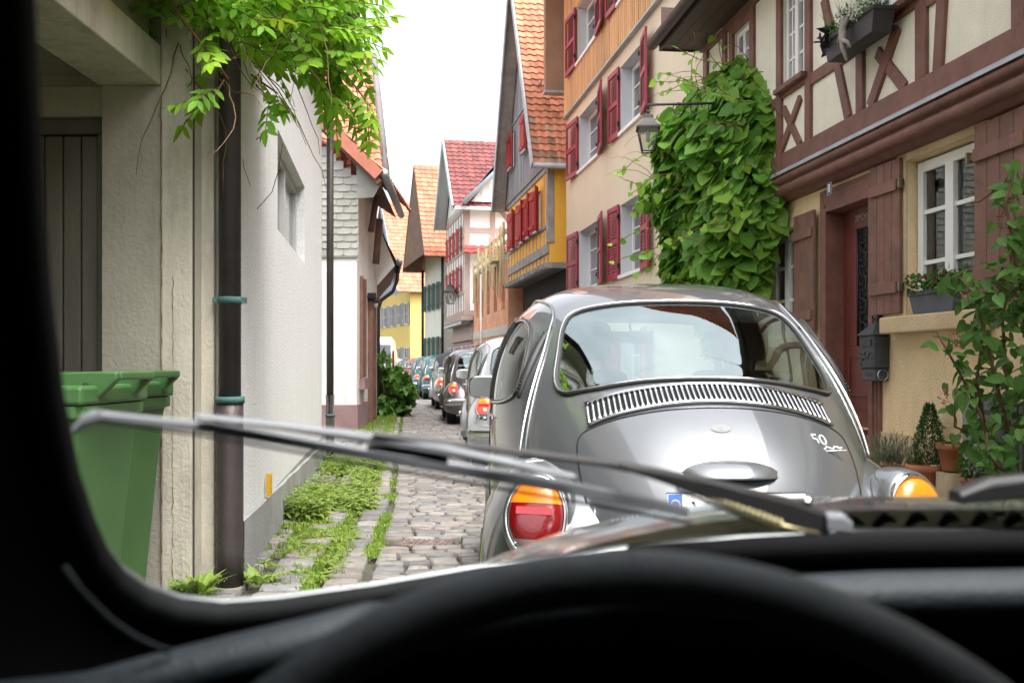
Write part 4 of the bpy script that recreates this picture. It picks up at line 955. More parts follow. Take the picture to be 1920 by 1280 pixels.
def make_car(root):
    """body and every part of the rounded car under ROOT"""
    NS, NT = 264, 150; rows = []; ss = np.linspace(0, NK - 1, NS + 1)
    ss = np.concatenate([np.linspace(0, 1.2, 26)[:-1], np.linspace(1.2, NK - 2.2, NS - 50), np.linspace(NK - 2.2, NK - 1, 26)[1:]])
    for s in ss:
        x, zt, w, z0, zb, n = knot(s); row = []
        for j in range(NT + 1):
            t = -math.pi / 2 + 2 * math.pi * j / NT * 1.0
            c, sn = math.cos(t), math.sin(t)
            # angle 0 = left side, pi/2 = roof; superellipse
            m_ = n if sn > 0 else 3.5
            y = w * math.copysign(abs(c) ** (2 / n), c); z = z0 + (zt - z0 if sn > 0 else z0 - zb) * math.copysign(abs(sn) ** (2 / m_), sn)
            row.append((x, y, z))
        rows.append(row[:-1])
    rws, qws, dws, wss = shrink(RW, .975), shrink(QW, .95), shrink(DW, .97), shrink(WS, .98)
    V = [p for r in rows for p in r]; F = []; a, b = len(rows), NT
    for i in range(a - 1):
        for j in range(b):
            q = (i * b + j, i * b + (j + 1) % b, (i + 1) * b + (j + 1) % b, (i + 1) * b + j)
            c = [sum(V[k][d] for k in q) / 4 for d in range(3)]
            if c[2] > .98:
                if c[0] < 1.5 and in_poly((c[1], c[2]), rws) and abs(c[1]) < .478: 
                    if c[0] < rear_x(c[1], c[2]) + .06: continue
                if in_poly((c[0], c[2]), qws) or in_poly((c[0], c[2]), dws):
                    if abs(c[1]) > .4: continue
                if c[0] > 2.35 and in_poly((c[1], c[2]), wss): continue
            F.append(q)
    mb = MB(); mb.add(V, F, 0, smooth=True); body = mb.build('body', [P_grey], root)
    # glass
    patch(RW, lambda p: rp(p.x, p.y, .002)).build('rear_window', cglass, root)
    def sd(sg): return lambda p, off=.0: Vector((p.x, sg * (side_y(p.x, p.y) + off), p.y))
    fw = lambda p, off=.002: Vector((front_x(p.x, p.y) + off, p.x, p.y))
    for sg in (1, -1):
        patch(QW, sd(sg)).build('quarter_window', sglass, root); patch(DW, sd(sg)).build('door_window', sglass, root)
    patch(WS, fw).build('windscreen', glass('screen_glass', (.85, .9, .88), .06), root)
    # rubber seals and bright trim
    mb = MB(); q = smp(lambda p, o: rp(p.x, p.y, o), RW, .003); mb.tube(q + q[:1], .0105, 8, cap=False); q = smp(lambda p, o: rp(p.x, p.y, o), shrink(RW, 1.004), .010); mb.tube(q + q[:1], .0042, 8, 1, cap=False)
    for sg in (1, -1):
        for W_ in (QW, DW):
            q = [sd(sg)(p, .001) for p in W_]; mb.tube(q + q[:1], .009, 6, cap=False); q = [sd(sg)(p, .007) for p in W_]; mb.tube(q + q[:1], .0045, 6, 1, cap=False)
    q = [fw(p, .004) for p in WS]; mb.tube(q + q[:1], .014, 6, cap=False); mb.build('window_seal', [rubber, chrome], root)
    # drip rails that run over the side windows and down the rear quarters
    mb = MB()
    for sg in (1, -1):
        pts = [Vector((x, sg * (side_y(x, z) + .008), z)) for x, z in ((2.72, 1.02), (2.60, 1.16), (2.47, 1.30), (2.33, 1.385), (2.1, 1.425), (1.85, 1.435), (1.6, 1.425), (1.4, 1.395), (1.26, 1.345))]
        lo = [Vector((x, sg * (side_y(x, z) + .008), z)) for x, z in ((1.15, 1.275), (1.05, 1.19), (.97, 1.10), (.90, 1.0), (.845, .90), (.81, .82))]
        al = pts + lo; sm = []
        for i in range(len(al) - 1):
            p0, p1, p2, p3 = al[max(0, i - 1)], al[i], al[i + 1], al[min(len(al) - 1, i + 2)]
            for j in range(5):
                t = j / 5; v = .5 * (2 * p1 + (p2 - p0) * t + (2 * p0 - 5 * p1 + 4 * p2 - p3) * t * t + (3 * p1 - p0 - 3 * p2 + p3) * t ** 3)
                v.y = sg * (side_y(v.x, v.z) + .010); sm.append(v)
        mb.tube(sm, .0058, 8)
    mb.build('drip_rail', chrome, root)
    # engine lid: seam, louvre panel, plate lamp housing, plate, badge
    lid = [(-.36, .50), (-.405, .66), (-.43, .80), (-.435, .88), (-.42, .925), (-.37, .955), (-.28, .985), (-.15, 1.008), (0, 1.016), (.15, 1.008), (.28, .985), (.37, .955), (.42, .925), (.435, .88), (.43, .80), (.405, .66), (.36, .50)]
    sm = []
    for i in range(len(lid) - 1):
        for j in range(5):
            t = j / 5; p0, p1, p2, p3 = [Vector(lid[k]) for k in (max(0, i - 1), i, i + 1, min(len(lid) - 1, i + 2))]
            v = .5 * (2 * p1 + (p2 - p0) * t + (2 * p0 - 5 * p1 + 4 * p2 - p3) * t * t + (3 * p1 - p0 - 3 * p2 + p3) * t ** 3); sm.append(rp(v.x, v.y, -.001))
    mb = MB(); mb.tube(sm, .004, 6); lids = mb.build('lid_seam', seam_m, root)
    def lz(y, k): base = (1.083, 1.030)[k]; return base - .055 * (abs(y) / .395) ** 2 - .012 * (abs(y) / .395) ** 5 - (.012 * (abs(y) / .395) ** 2 if k else 0)
    mb = MB(); ny = 60
    mb.grid([[rp(y, lerp(lz(y, 1), lz(y, 0), t), .0035) for t in np.linspace(0, 1, 5)] for y in np.linspace(-.395, .395, ny)]); vent = mb.build('air_vent', seam_m, root)
    mb = MB(); nr = 46
    for i in range(nr + 1):
        y = lerp(-.388, .388, i / nr); sl_ = 0
        pts = [rp(y + sl_ * (.5 - t), lerp(lz(y, 0), lz(y, 1), t), .007) for t in np.linspace(0, 1, 5)]; mb.tube(pts, .0056, 6, flat=.6)
    for k in (0, 1): mb.tube([rp(y, lz(y, k), .008) for y in np.linspace(-.395, .395, 50)], .0062, 6)
    mb.build('vent_grille', chrome, vent)
    mb = MB(); n = 20; prof = []
    for i in range(n + 1):
        u = -1 + 2 * i / n; y = .143 * u; hw = max(0.02, 1 - abs(u) ** 2.4) ** .6; row = []
        zc = .836 - .004 * u * u
        for t in np.linspace(0, 1, 12):
            a = math.pi * t; o = .052 * (max(0, 1 - abs(u) ** 2.6)) ** .6 * math.sin(a) ** .55; row.append(rp(y, zc + .024 * math.cos(a) * (1.3 * hw if t < .5 else .75 * (.4 + .6 * hw)), .001) + Vector((-o, 0, -.010 * math.sin(a))))
        prof.append(row)
    mb.grid(prof); mb.build('plate_lamp', [P_grey], root)
    c = rp(0, .722, .018); nn = rear_n(0, .722); upv = Vector((0, 0, 1)) - nn * nn.z
    M_ = basis(c, (0, -1, 0), upv, nn)
    mb = MB(); mb.box(-.20, .20, -.055, .055, -.004, .004, mtx=M_); mb.box(-.202, .202, -.057, -.0551, -.003, .006, 2, mtx=M_); mb.box(-.202, .202, .0551, .057, -.003, .006, 2, mtx=M_); mb.box(-.198, -.158, -.052, .052, .0042, .0052, 1, mtx=M_)
    pl = mb.build('number_plate', [mat('plate_white', (.82, .82, .80), .35, var=.02), mat('plate_blue', (.01, .09, .42), .4, var=0), seam_m], root)
    mb = MB()
    for i in range(12):
        t = i * math.pi / 6; cx_, cy_ = -.178 + .013 * math.sin(t), .022 + .013 * math.cos(t)
        pts = [(cx_ + (.0032 if k % 2 == 0 else .0014) * math.sin(k * math.pi / 5), cy_ + (.0032 if k % 2 == 0 else .0014) * math.cos(k * math.pi / 5), .0056) for k in range(10)]
        mb.add([tuple(M_ @ Vector(p)) for p in pts], [tuple(range(9, -1, -1))])
    mb.build('star_ring', mat('star_yellow', (.85, .62, .03), .5, var=0), pl)
    text_mesh('plate_lettering', 'V', .092, .0006, seam_m, pl, M_ @ Matrix.Translation((-.105, -.004, .0048)))
    cb = rp(-.33, .905, .004); nb = rear_n(-.33, .905); ub = Vector((0, 0, 1)) - nb * nb.z
    bm = basis(cb, Vector((0, -1, .05)), ub, nb)
    text_mesh('anniversary_badge', '50', .058, .003, badge_m, root, bm @ Matrix.Translation((-.01, .012, 0)))
    mb = MB(); mb.tube([tuple(bm @ Vector((-.036 + .0075 * i, -.023 + .006 * math.sin(i * 1.9), .002))) for i in range(11)], .0034, 5); mb.tube([tuple(bm @ Vector((-.03, -.034, .002))), tuple(bm @ Vector((.045, -.036, .002)))], .0026, 5); mb.build('badge_script', badge_m, root)
    mb = MB(); cb = rp(0, .955, .0012); nb = rear_n(0, .955); bm = basis(cb, (0, -1, 0), Vector((0, 0, 1)) - nb * nb.z, nb); mb.lathe([(.0, .0004), (.030, .0004)], 28, mtx=bm @ Matrix.Scale(.62, 4, (0, 1, 0))); mb.box(-.006, .006, -.009, .009, .0006, .0012, 1, mtx=bm); mb.build('oval_sticker', [mat('sticker', (.17, .175, .18), .5, coat=.3), P_grey], root)
    # fenders
    def fender(cx_, cz_, ax_, up, th0, th1, yin, bulge, sg, tail):
        rows = []; nth, nph = 64, 30
        for i in range(nth + 1):
            th = lerp(th0, th1, i / nth); row = []
            ct, st = math.cos(th), math.sin(th); q = 2 / 2.15
            ex = math.copysign(abs(ct) ** q, ct) * ax_; ez = math.copysign(abs(st) ** q, st) * (up if st > 0 else .34)
            if tail and ct < 0 and st < .5: ex *= 1 + .05 * (.5 - st)
            r = math.hypot(ex, ez); pm = math.acos(min(.97, .30 / max(.301, r)) ** (2.3 / 2)) 
            for j in range(nph + 1):
                ph = lerp(-.05, pm, j / nph); cc = max(0, math.cos(ph)) ** (2 / 2.3); sn = math.copysign(abs(math.sin(ph)) ** (2 / 2.3), ph)
                row.append((cx_ + ex * cc, sg * (yin + bulge * sn), cz_ + ez * cc))
            lx, ly, lz_ = row[-1]; row.append((cx_ + (lx - cx_) * .985, ly - sg * .004, cz_ + (lz_ - cz_) * .985)); row.append((cx_ + (lx - cx_) * .98, ly - sg * .05, cz_ + (lz_ - cz_) * .98)); rows.append(row)
        mb = MB(); mb.grid(rows, flip=(sg < 0)); return mb
    for sg in (1, -1):
        fender(.87, .36, .69, .525, R(-12), R(205), .40, .375, sg, True).build('rear_fender', [P_grey], root)
        fender(3.22, .36, .62, .47, R(-20), R(196), .40, .385, sg, False).build('front_fender', [P_grey], root)
        mb = MB(); mb.box(1.5, 2.65, sg * .62 if sg > 0 else -.77, .77 if sg > 0 else -.62, .255, .295); mb.build('running_board', rubber, root, bevel=.012)
    # tail lamps
    for sg in (1, -1):
        c = Vector((.335, sg * .574, .697)); nrm = Vector((-.93, sg * .24, .20)).normalized(); up = (Vector((.14, -sg * .05, 1)) - nrm * nrm.dot(Vector((.14, -sg * .05, 1)))).normalized(); rt = up.cross(nrm)
        Mx = basis(c, rt, up, nrm); a_, b_ = .086, .113
        def ell(u, v, d, k=1.): return tuple(Mx @ Vector((a_ * k * u, b_ * k * v, d)))
        mb = MB(); prof = [(1.16, -.06), (1.13, .004), (1.09, .013), (1.03, .015), (1.0, .008)]
        mb.grid([[ell(math.cos(t) * k, math.sin(t) * k, d) for k, d in prof] for t in np.linspace(0, 2 * math.pi, 49)]); bez = mb.build('tail_light', [chrome], root)
        mb = MB(); mb.grid([[ell(math.cos(t) * k, math.sin(t) * k, d) for k, d in ((1.42, -.10), (1.33, -.045), (1.22, -.008), (1.14, -.002))] for t in np.linspace(0, 2 * math.pi, 49)]); mb.build('lamp_pod', [P_grey], root)
        def lens(v0, v1, m, nm, k=1.0, extra=0.):
            mb = MB(); rows = []
            for v in np.linspace(v0, v1, 15):
                hw = math.sqrt(max(0, 1 - v * v)); row = []
                for u in np.linspace(-1, 1, 25):
                    r2 = min(1, (u * hw) ** 2 + v * v); row.append(ell(u * hw * k, v * k, .006 + extra + .040 * max(0, 1 - r2 ** 1.6) ** .5))
                rows.append(row)
            mb.grid(rows); return mb.build(nm, [m], bez)
        lens(.345, .997, amber, 'indicator_lens'); lens(-.60, .335, redl, 'brake_lens'); lens(-.997, -.61, clearl, 'reverse_lens')
        mb = MB(); mb.box(-.055, .055, .002, .028, .0405, .0465, mtx=Mx); mb.build('reflector', mat('bright_red_lens', (.40, .008, .012), .15, var=.1, vs=20, coat=1, emit=(1, .02, .02), es=.01), bez, bevel=.003)
        mb = MB()
        for u, v in ((-.72, .42), (.72, .42), (-.62, -.72)): mb.lathe([(0, .004), (.004, .003), (.005, 0)], 10, mtx=Matrix.Translation(Mx @ Vector((a_ * u, b_ * v, .026))) @ Mx.to_3x3().to_4x4())
        mb.build('lens_screw', chrome, bez)
    # bumpers
    for xx, dirn, nm in ((0.03, 1, 'rear_bumper'), (4.02, -1, 'front_bumper')):
        mb = MB(); rows = []
        for t in np.linspace(-1, 1, 41):
            y = .76 * t; x = xx + dirn * (.16 * abs(t) ** 3.2); row = []
            for k in range(14):
                a = 2 * math.pi * k / 14; row.append((x + .022 * math.cos(a) * (1 if abs(t) < .97 else .5), y, .45 + .068 * math.copysign(abs(math.sin(a)) ** .7, math.sin(a)) * (1 if abs(t) < .985 else .4)))
            rows.append(row)
        mb.grid(rows, closed_v=True); mb.tube([(xx - dirn * .024 + dirn * (.16 * abs(t) ** 3.2), .74 * t, .45) for t in np.linspace(-1, 1, 25)], .012, 6, 1); mb.build(nm, [chrome, rubber], root)
    mb = MB(); mb.tube([(.02, .22, .33), (.3, .22, .35)], .022, 10); mb.tube([(.02, -.22, .33), (.3, -.22, .35)], .022, 10); mb.build('exhaust_pipe', chrome, root)
    # wheels
    for wx in (.87, 3.24):
        for sg in (1, -1):
            Mw = basis((wx, sg * .60, .315), (1, 0, 0), (0, 0, -sg), (0, sg, 0))
            mb = MB(); mb.lathe([(.19, -.085), (.25, -.092), (.295, -.085), (.313, -.06), (.315, 0), (.313, .06), (.295, .085), (.25, .092), (.20, .085)], 40, mtx=Mw); wl = mb.build('wheel', [tyre], root)
            mb = MB(); mb.lathe([(.205, .08), (.195, .07), (.17, .05), (.15, .055), (.12, .075), (.10, .085), (.05, .095), (0, .098)], 32, mtx=Mw); mb.lathe([(.2, -.08), (.0, -.06)], 24, 1, mtx=Mw); mb.build('rim', [chrome, tyre], wl)
    mb = MB(); mb.box(.45, 3.5, -.5, .5, .24, .32); mb.tube([(.87, -.62, .315), (.87, .62, .315)], .05, 8); mb.tube([(3.24, -.62, .3), (3.24, .62, .3)], .04, 8); mb.box(.3, .7, -.3, .3, .26, .42); mb.build('chassis', rubber, root)
    # headlights and mirrors, door line, handles
    for sg in (1, -1):
        Mh = basis((3.66, sg * .56, .66), (0, 1, 0), (-.2, 0, 1), (1, 0, .2)); mb = MB(); mb.lathe([(.0, .05), (.05, .045), (.088, .02), (.095, 0)], 24, mtx=Mh); mb.lathe([(.11, -.08), (.108, 0), (.096, .012)], 24, 1, mtx=Mh); mb.build('headlight', [mat('lamp_glass', (.7, .72, .72), .08, var=0, coat=1), chrome], root)
        mc = Vector((2.44, sg * .745, 1.04)); mb = MB(); Mm = basis(mc, (0, 1, 0), (0, 0, 1), (1, 0, 0)); rr_ = []
        for dz, k in ((-.004, .9), (-.002, .97), (.004, 1), (.02, .96), (.035, .75), (.042, .3)):
            rr_.append([tuple(Mm @ Vector((math.copysign(abs(math.cos(t)) ** .55, math.cos(t)) * .088 * k, math.copysign(abs(math.sin(t)) ** .55, math.sin(t)) * .058 * k, dz))) for t in np.linspace(0, 2 * math.pi, 33)])
        mb.grid(rr_); mb.tube([mc + Vector((.03, -sg * .04, -.05)), mc + Vector((.02, -sg * .12, -.10))], .009, 8); mr_ = mb.build('wing_mirror', [chrome], root)
        mb = MB(); mb.add([tuple(Mm @ Vector((math.copysign(abs(math.cos(t)) ** .55, math.cos(t)) * .08, math.copysign(abs(math.sin(t)) ** .55, math.sin(t)) * .051, -.0045))) for t in np.linspace(0, 2 * math.pi, 33)[:-1]], [tuple(range(32))]); mb.build('mirror_glass', [mat('mirror', (.5, .52, .5), .22, 1., var=0)], mr_)
        mb = MB(); yy = lambda x, z: sg * (side_y(x, z) + .001)
        mb.tube([(x, yy(x, z), z) for x, z in ((1.62, 1.0), (1.61, .8), (1.60, .6), (1.60, .42))], .004, 5); mb.tube([(x, yy(x, z), z) for x, z in ((2.62, 1.0), (2.68, .8), (2.68, .6), (2.6, .42))], .004, 5); mb.build('door_seam', seam_m, root)
        mb = MB(); mb.tube([(1.68, yy(1.68, .92), .92), (1.68, yy(1.68, .92) + sg * .035, .92), (1.74, yy(1.74, .92) + sg * .042, .918), (1.86, yy(1.86, .91) + sg * .036, .91)], .009, 8); mb.box(1.665, 1.70, *sorted((yy(1.68, .9), yy(1.68, .9) + sg * .01)), .89, .95); mb.build('door_handle', chrome, root)
        mb = MB(); mb.tube([(x, sg * (side_y(x, .945) + .004), .945) for x in np.linspace(1.3, 3.3, 30)], .005, 6); mb.build('waist_trim', chrome, root)
        # crescent air outlet behind the quarter window
        mb = MB(); pts = []
        for i in range(22):
            t = i / 21; z = lerp(1.30, 1.03, t); x = lerp(1.185, 1.015, t) - .0 + .05 * math.sin(t * math.pi) * -.5; pts.append((x, sg * (side_y(x, z) + .004), z))
        mb.tube(pts, [.004 + .016 * math.sin(math.pi * i / 21) ** .6 for i in range(22)], 8)
        for i in range(2, 20): mb.tube([Vector(pts[i]) + Vector((-.016, sg * .012, 0)), Vector(pts[i]) + Vector((.016, sg * .014, .004))], .0035, 5)
        mb.build('crescent_vent', rubber, root)
    # cabin inside: floor tub, rear bench, front seats, dash, steering wheel, mirror
    mb = MB(); mb.box(.9, 2.9, -.62, .62, .33, .37); mb.box(.80, .95, -.44, .44, .4, .95); mb.box(2.72, 2.9, -.58, .58, .75, 1.02)
    mb.box(.76, 1.0, -.42, .42, .951, .985); mb.build('cabin_floor', [cabin_dark], root, bevel=.02)
    mb = MB(); mb.box(1.02, 1.5, -.56, .56, .45, .66); mb.box(.98, 1.12, -.55, .55, .62, 1.0); mb.build('rear_bench', [seat_m], root, bevel=.05, seg=3)
    for yy_ in (.33, -.33):
        mb = MB(); mb.box(1.75, 2.22, yy_ - .23, yy_ + .23, .5, .66)
        mb.add([(1.66, yy_ - .22, .62), (1.80, yy_ - .22, .62), (1.62, yy_ - .2, 1.13), (1.52, yy_ - .2, 1.13), (1.66, yy_ + .22, .62), (1.80, yy_ + .22, .62), (1.62, yy_ + .2, 1.13), (1.52, yy_ + .2, 1.13)], [(0, 1, 2, 3), (7, 6, 5, 4), (0, 4, 5, 1), (1, 5, 6, 2), (2, 6, 7, 3), (3, 7, 4, 0)])
        se = mb.build('front_seat', [seat_m], root, bevel=.05, seg=3)
        mb = MB(); mb.box(1.48, 1.57, yy_ - .12, yy_ + .12, 1.17, 1.33); mb.build('headrest', [seat_m], se, bevel=.035, seg=3)
    mb = MB(); Ms = basis((2.33, .33, .93), (0, 1, 0), (.45, 0, 1), (-1, 0, .45)); mb.tube([tuple(Ms @ Vector((.19 * math.cos(t), .19 * math.sin(t), 0))) for t in np.linspace(0, 2 * math.pi, 33)], .012, 6); mb.tube([tuple(Ms @ Vector((-.19, 0, 0))), tuple(Ms @ Vector((.19, 0, 0)))], .02, 6); mb.tube([(2.33, .33, .93), (2.75, .33, .78)], .025, 6); mb.build('steering_wheel', [rubber], root)
    mb = MB(); mb.box(2.44, 2.465, -.115, .115, 1.265, 1.325); mb.tube([(2.46, 0, 1.32), (2.50, 0, 1.40)], .008, 6); mb.build('rear_view_mirror', [cabin_dark], root, bevel=.012)
    return root

CARS = [  # x, y, yaw, paint, lit, label
 ((.652, 2.66), 1.0, P_grey, False, 'glossy dark grey rounded vintage car seen closest, with large curved rear window'),
 ((.30, 10.5), 4.5, paint_mat('silver_grey_paint', (.36, .37, .39)), True, 'silver grey rounded vintage car second in the line, brake light lit'),
 ((-.52, 18.9), 6, paint_mat('brown_grey_paint', (.15, .14, .15)), True, 'dark plum grey rounded vintage car third in the line with chrome bumper'),
 ((-1.22, 25.3), 7, paint_mat('silver_paint', (.55, .55, .56)), True, 'light silver rounded vintage convertible with a dark fabric top, fourth in the line'),
 ((-2.22, 33.0), 8.5, paint_mat('teal_paint', (.006, .075, .08), .0), False, 'teal rounded vintage car with unlit lamp, just beyond the silver convertible'),
 ((-2.98, 37.6), 9.5, paint_mat('mid_teal_paint', (.012, .10, .10), .0), True, 'teal rounded vintage car with lit brake light, just before the red one'),
 ((-3.85, 44.0), 11, paint_mat('bright_red_paint', (.48, .012, .016), 0.), False, 'bright red rounded vintage car in the line'),
 ((-4.75, 49.0), 12, paint_mat('black_paint', (.012, .012, .013), 0.), False, 'black rounded vintage car far down the line'),
 ((-5.75, 55.0), 15, paint_mat('ice_blue_paint', (.42, .50, .54), .1), False, 'pale blue rounded vintage car farthest down the line')]
proto = thing('vintage_car', CARS[0][4], 'car', (*CARS[0][0], 0), R(90 + CARS[0][1]), 'vintage cars queued along the street')
make_car(proto)
def repaint(o, p, lit):
    for ch in o.children_recursive:
        if ch.type == 'MESH':
            for sl_ in ch.material_slots:
                if sl_.material == P_grey: sl_.link = 'OBJECT'; sl_.material = p
                elif lit and sl_.material == redl: sl_.link = 'OBJECT'; sl_.material = redlit
SKIP = ('anniversary_badge', 'badge_script', 'oval_sticker', 'plate_lettering', 'star_ring', 'front_seat', 'headrest', 'rear_bench', 'cabin_floor')
def copy_car(o, parent=None):
    c = o.copy(); COL.objects.link(c)
    if parent: c.parent = parent
    for ch in o.children:
        if ch.name.split('.')[0] in ('anniversary_badge', 'badge_script', 'oval_sticker', 'plate_lettering', 'star_ring'): continue
        copy_car(ch, c)
    return c
for (xy, yaw, p, lit, lab) in CARS[1:]:
    c = copy_car(proto); c.location = (*xy, 0); c.rotation_euler = (0, 0, R(90 + yaw)); c['label'] = lab; repaint(c, p, lit)
    if 'convertible with' in lab:
        rows = []
        for s in np.linspace(7.2, 14.6, 30):
            x, zt, w, z0, zb, n = knot(s); row = []
            for t in np.linspace(R(38), R(142), 31):
                cc, sn = math.cos(t), math.sin(t); row.append((x, (w + .012) * math.copysign(abs(cc) ** (2 / n), cc), z0 + (zt + .014 - z0) * abs(sn) ** (2 / n)))
            rows.append(row)
        mb = MB(); mb.grid(rows); mb.build('fabric_top', [mat('hood_fabric', (.05, .052, .06), .9, var=.2, vs=6)], c)
    if lit:
        for ch in c.children:
            if ch.name.startswith('tail_light'):
                mb = MB(); m0 = ch.data; vs_ = [v.co for v in m0.vertices]; cc = sum(vs_, Vector()) / len(vs_)
                mb.lathe([(0, .016), (.012, .01), (.016, 0)], 12, mtx=Matrix.Translation(cc + Vector((-.062, .0, -.02))) @ basis((0, 0, 0), (0, 1, 0), (0, 0, 1), (-1, 0, 0))); mb.build('lit_bulb', [bulb], ch)
# the driver of the nearest car
def skin_body(name, joints, edges, m, loc, rz):
    me = bpy.data.meshes.new(name); me.from_pydata([j[0] for j in joints], edges, []); me.materials.append(m)
    o = bpy.data.objects.new(name, me); COL.objects.link(o); o.location = loc; o.rotation_euler = (0, 0, rz)
    md = o.modifiers.new('skin', 'SKIN'); 
    for i, j in enumerate(joints):
        r = j[1] if isinstance(j[1], tuple) else (j[1], j[1]); me.skin_vertices[0].data[i].radius = r
    me.skin_vertices[0].data[0].use_root = True
    s = o.modifiers.new('sub', 'SUBSURF'); s.levels = 2; s.render_levels = 2; md.use_smooth_shade = True
    return o
J = [((0, 0, .66), .15), ((-.04, 0, .85), (.17, .13)), ((-.08, 0, 1.03), (.19, .11)), ((-.08, 0, 1.10), (.075, .075)), ((-.05, 0, 1.17), .058), ((-.03, 0, 1.25), (.078, .09)), ((-.03, 0, 1.33), (.075, .085)),
     ((-.07, .19, 1.04), .06), ((.08, .25, .84), .045), ((.30, .14, .93), .034), ((.36, .12, .95), .035), ((-.07, -.19, 1.04), .06), ((.08, -.25, .84), .045), ((.30, -.14, .93), .034), ((.36, -.12, .95), .035), ((.35, .10, .62), .085), ((.42, .1, .42), .06), ((.35, -.10, .62), .085), ((.42, -.1, .42), .06)]
Ed = [(0, 1), (1, 2), (2, 3), (3, 4), (4, 5), (5, 6), (2, 7), (7, 8), (8, 9), (9, 10), (2, 11), (11, 12), (12, 13), (13, 14), (0, 15), (15, 16), (0, 17), (17, 18)]
yw_ = R(91); lp = Vector((.652, 2.66, 0)) + Matrix.Rotation(yw_, 3, 'Z') @ Vector((1.86, .33, 0))
person = skin_body('person', J, Ed, mat('dark_jacket', (.05, .055, .065), .8, var=.1), lp, yw_)
tag(person, 'driver in a dark jacket sitting behind the wheel of the nearest grey car', 'person')
mb = MB()
hp = []
for i in range(13):
    a = math.pi * i / 12; hp.append([(-.032 + .105 * math.sin(a) * math.cos(t), .088 * math.sin(a) * math.sin(t), 1.285 + .125 * math.cos(a)) for t in np.linspace(0, 2 * math.pi, 21)])
mb.grid(hp[:9]); mb.build('hair', mat('dark_hair', (.03, .022, .018), .7, var=.2), person)
mb = MB(); mb.tube([(.055, 0, 1.30), (.082, 0, 1.25), (.06, 0, 1.235)], [.008, .014, .01], 8); mb.tube([(.052, -.03, 1.20), (.062, 0, 1.198), (.052, .03, 1.20)], .006, 6)
for sg in (1, -1): mb.tube([(-.02, sg * .083, 1.29), (-.03, sg * .098, 1.26), (-.02, sg * .085, 1.225)], .012, 6); mb.tube([(.055, sg * .032 - .008, 1.287), (.06, sg * .032 + .008, 1.287)], .008, 6)
mb.build('face', mat('skin', (.45, .26, .18), .6, var=.08), person)

# ------------------------------------------------------------------ white van
tv = thing('van', 'white panel van with red tail lamp parked beyond the bush', 'van', (-6.45, 46.5, 0), R(94))
vw = mat('van_white', (.78, .78, .77), .3, var=.03, coat=.8)
mb = MB(); pr = [(0, .45), (-.03, 1.0), (0, 1.5), (.12, 2.2), (.35, 2.42), (.8, 2.5), (3.6, 2.46), (4.1, 2.2), (4.6, 1.5), (5.1, 1.2), (5.25, .8), (5.2, .4)]
hw_ = [.93, .96, .96, .90, .84, .80, .80, .82, .9, .9, .88, .85]
V = [(x, w, z) for (x, z), w in zip(pr, hw_)] + [(x, -w, z) for (x, z), w in zip(pr, hw_)]; k = len(pr)
mb.add(V, [tuple(range(k)), tuple(range(2 * k - 1, k - 1, -1))] + [(i, i + k, (i + 1) % k + k, (i + 1) % k) for i in range(k)]); mb.build('body', vw, tv, bevel=.07, seg=3, fixn=True)
mb = MB()
for a, b in ((.05, .80), (-.80, -.05)): mb.add([(-.045, a, 1.25), (-.045, b, 1.25), (.085, b * .96, 2.12), (.085, a * .96, 2.12)], [(0, 1, 2, 3), (3, 2, 1, 0)])
mb.build('rear_window', dglass, tv)
for sg in (1, -1):
    mb = MB(); mb.box(-.06, .06, sg * .90 - .05, sg * .90 + .05, 1.0, 1.85); mb.build('tail_light', [redl], tv, bevel=.02)
    for wx in (.95, 4.2):
        Mw = basis((wx, sg * .82, .34), (1, 0, 0), (0, 0, -sg), (0, sg, 0)); mb = MB(); mb.lathe([(.0, .1), (.2, .1), (.3, .1), (.34, .06), (.34, -.06), (.3, -.1)], 28, mtx=Mw); mb.build('wheel', [tyre], tv)
mb = MB(); mb.box(-.12, .02, -.9, .9, .42, .62); mb.build('bumper', rubber, tv, bevel=.03)
mb = MB(); mb.box(-.058, -.035, -.26, .26, .82, .93); mb.build('number_plate', [mat('plate_white', (.8, .8, .8))], tv)
# ------------------------------------------------------------------ the car the viewer sits in: screen frame, dash, wheel, wipers, bonnet, cabin shell
own = thing('vintage_car', 'black trimmed interior, wipers and bonnet of the car the viewer sits in', 'car', (0, 0, 0))
vinyl = mat('black_vinyl', (.016, .023, .029), .45, var=.15, vs=30, bump=.0012, bs=420, spec=.4)
vinyl2 = mat('black_trim', (.005, .005, .006), .8, var=.1, spec=.08)
wheelm = mat('wheel_leather', (.046, .060, .070), .45, var=.2, vs=60, bump=.0015, bs=700, spec=.4)
AXX = .335
half = [P(*q) for q in ((70, -20, .403), (74, 100, .42), (80, 220, .44), (88, 400, .467), (101, 550, .49), (124, 740, .52), (152, 880, .545), (180, 965, .562), (208, 1030, .576), (245, 1080, .588), (290, 1112, .60), (345, 1131, .61), (420, 1137, .622), (520, 1128, .637), (700, 1102, .663), (900, 1067, .688), (1150, 1034, .71), (1400, 1010, .726), (1650, 996, .737))]
top = [Vector((-.168, .375, 1.335)), Vector((-.12, .345, 1.372)), Vector((0., .33, 1.395)), Vector((.18, .325, 1.405))]
lh = list(reversed(top)) + half
loop = [*lh, *[Vector((2 * AXX - p.x, p.y, p.z)) for p in reversed(lh)]]
cen = sum(loop, Vector()) / len(loop); nin = Vector((0, -.72, -.69))
def frame_rows(prof):
    rows = []; k = len(loop)
    for i, p in enumerate(loop):
        t = (loop[(i + 1) % k] - loop[i - 1]).normalized(); o = t.cross(nin).normalized()
        if o.dot(p - cen) < 0: o = -o
        rows.append([p + o * a + nin * b for a, b in prof])
    return rows
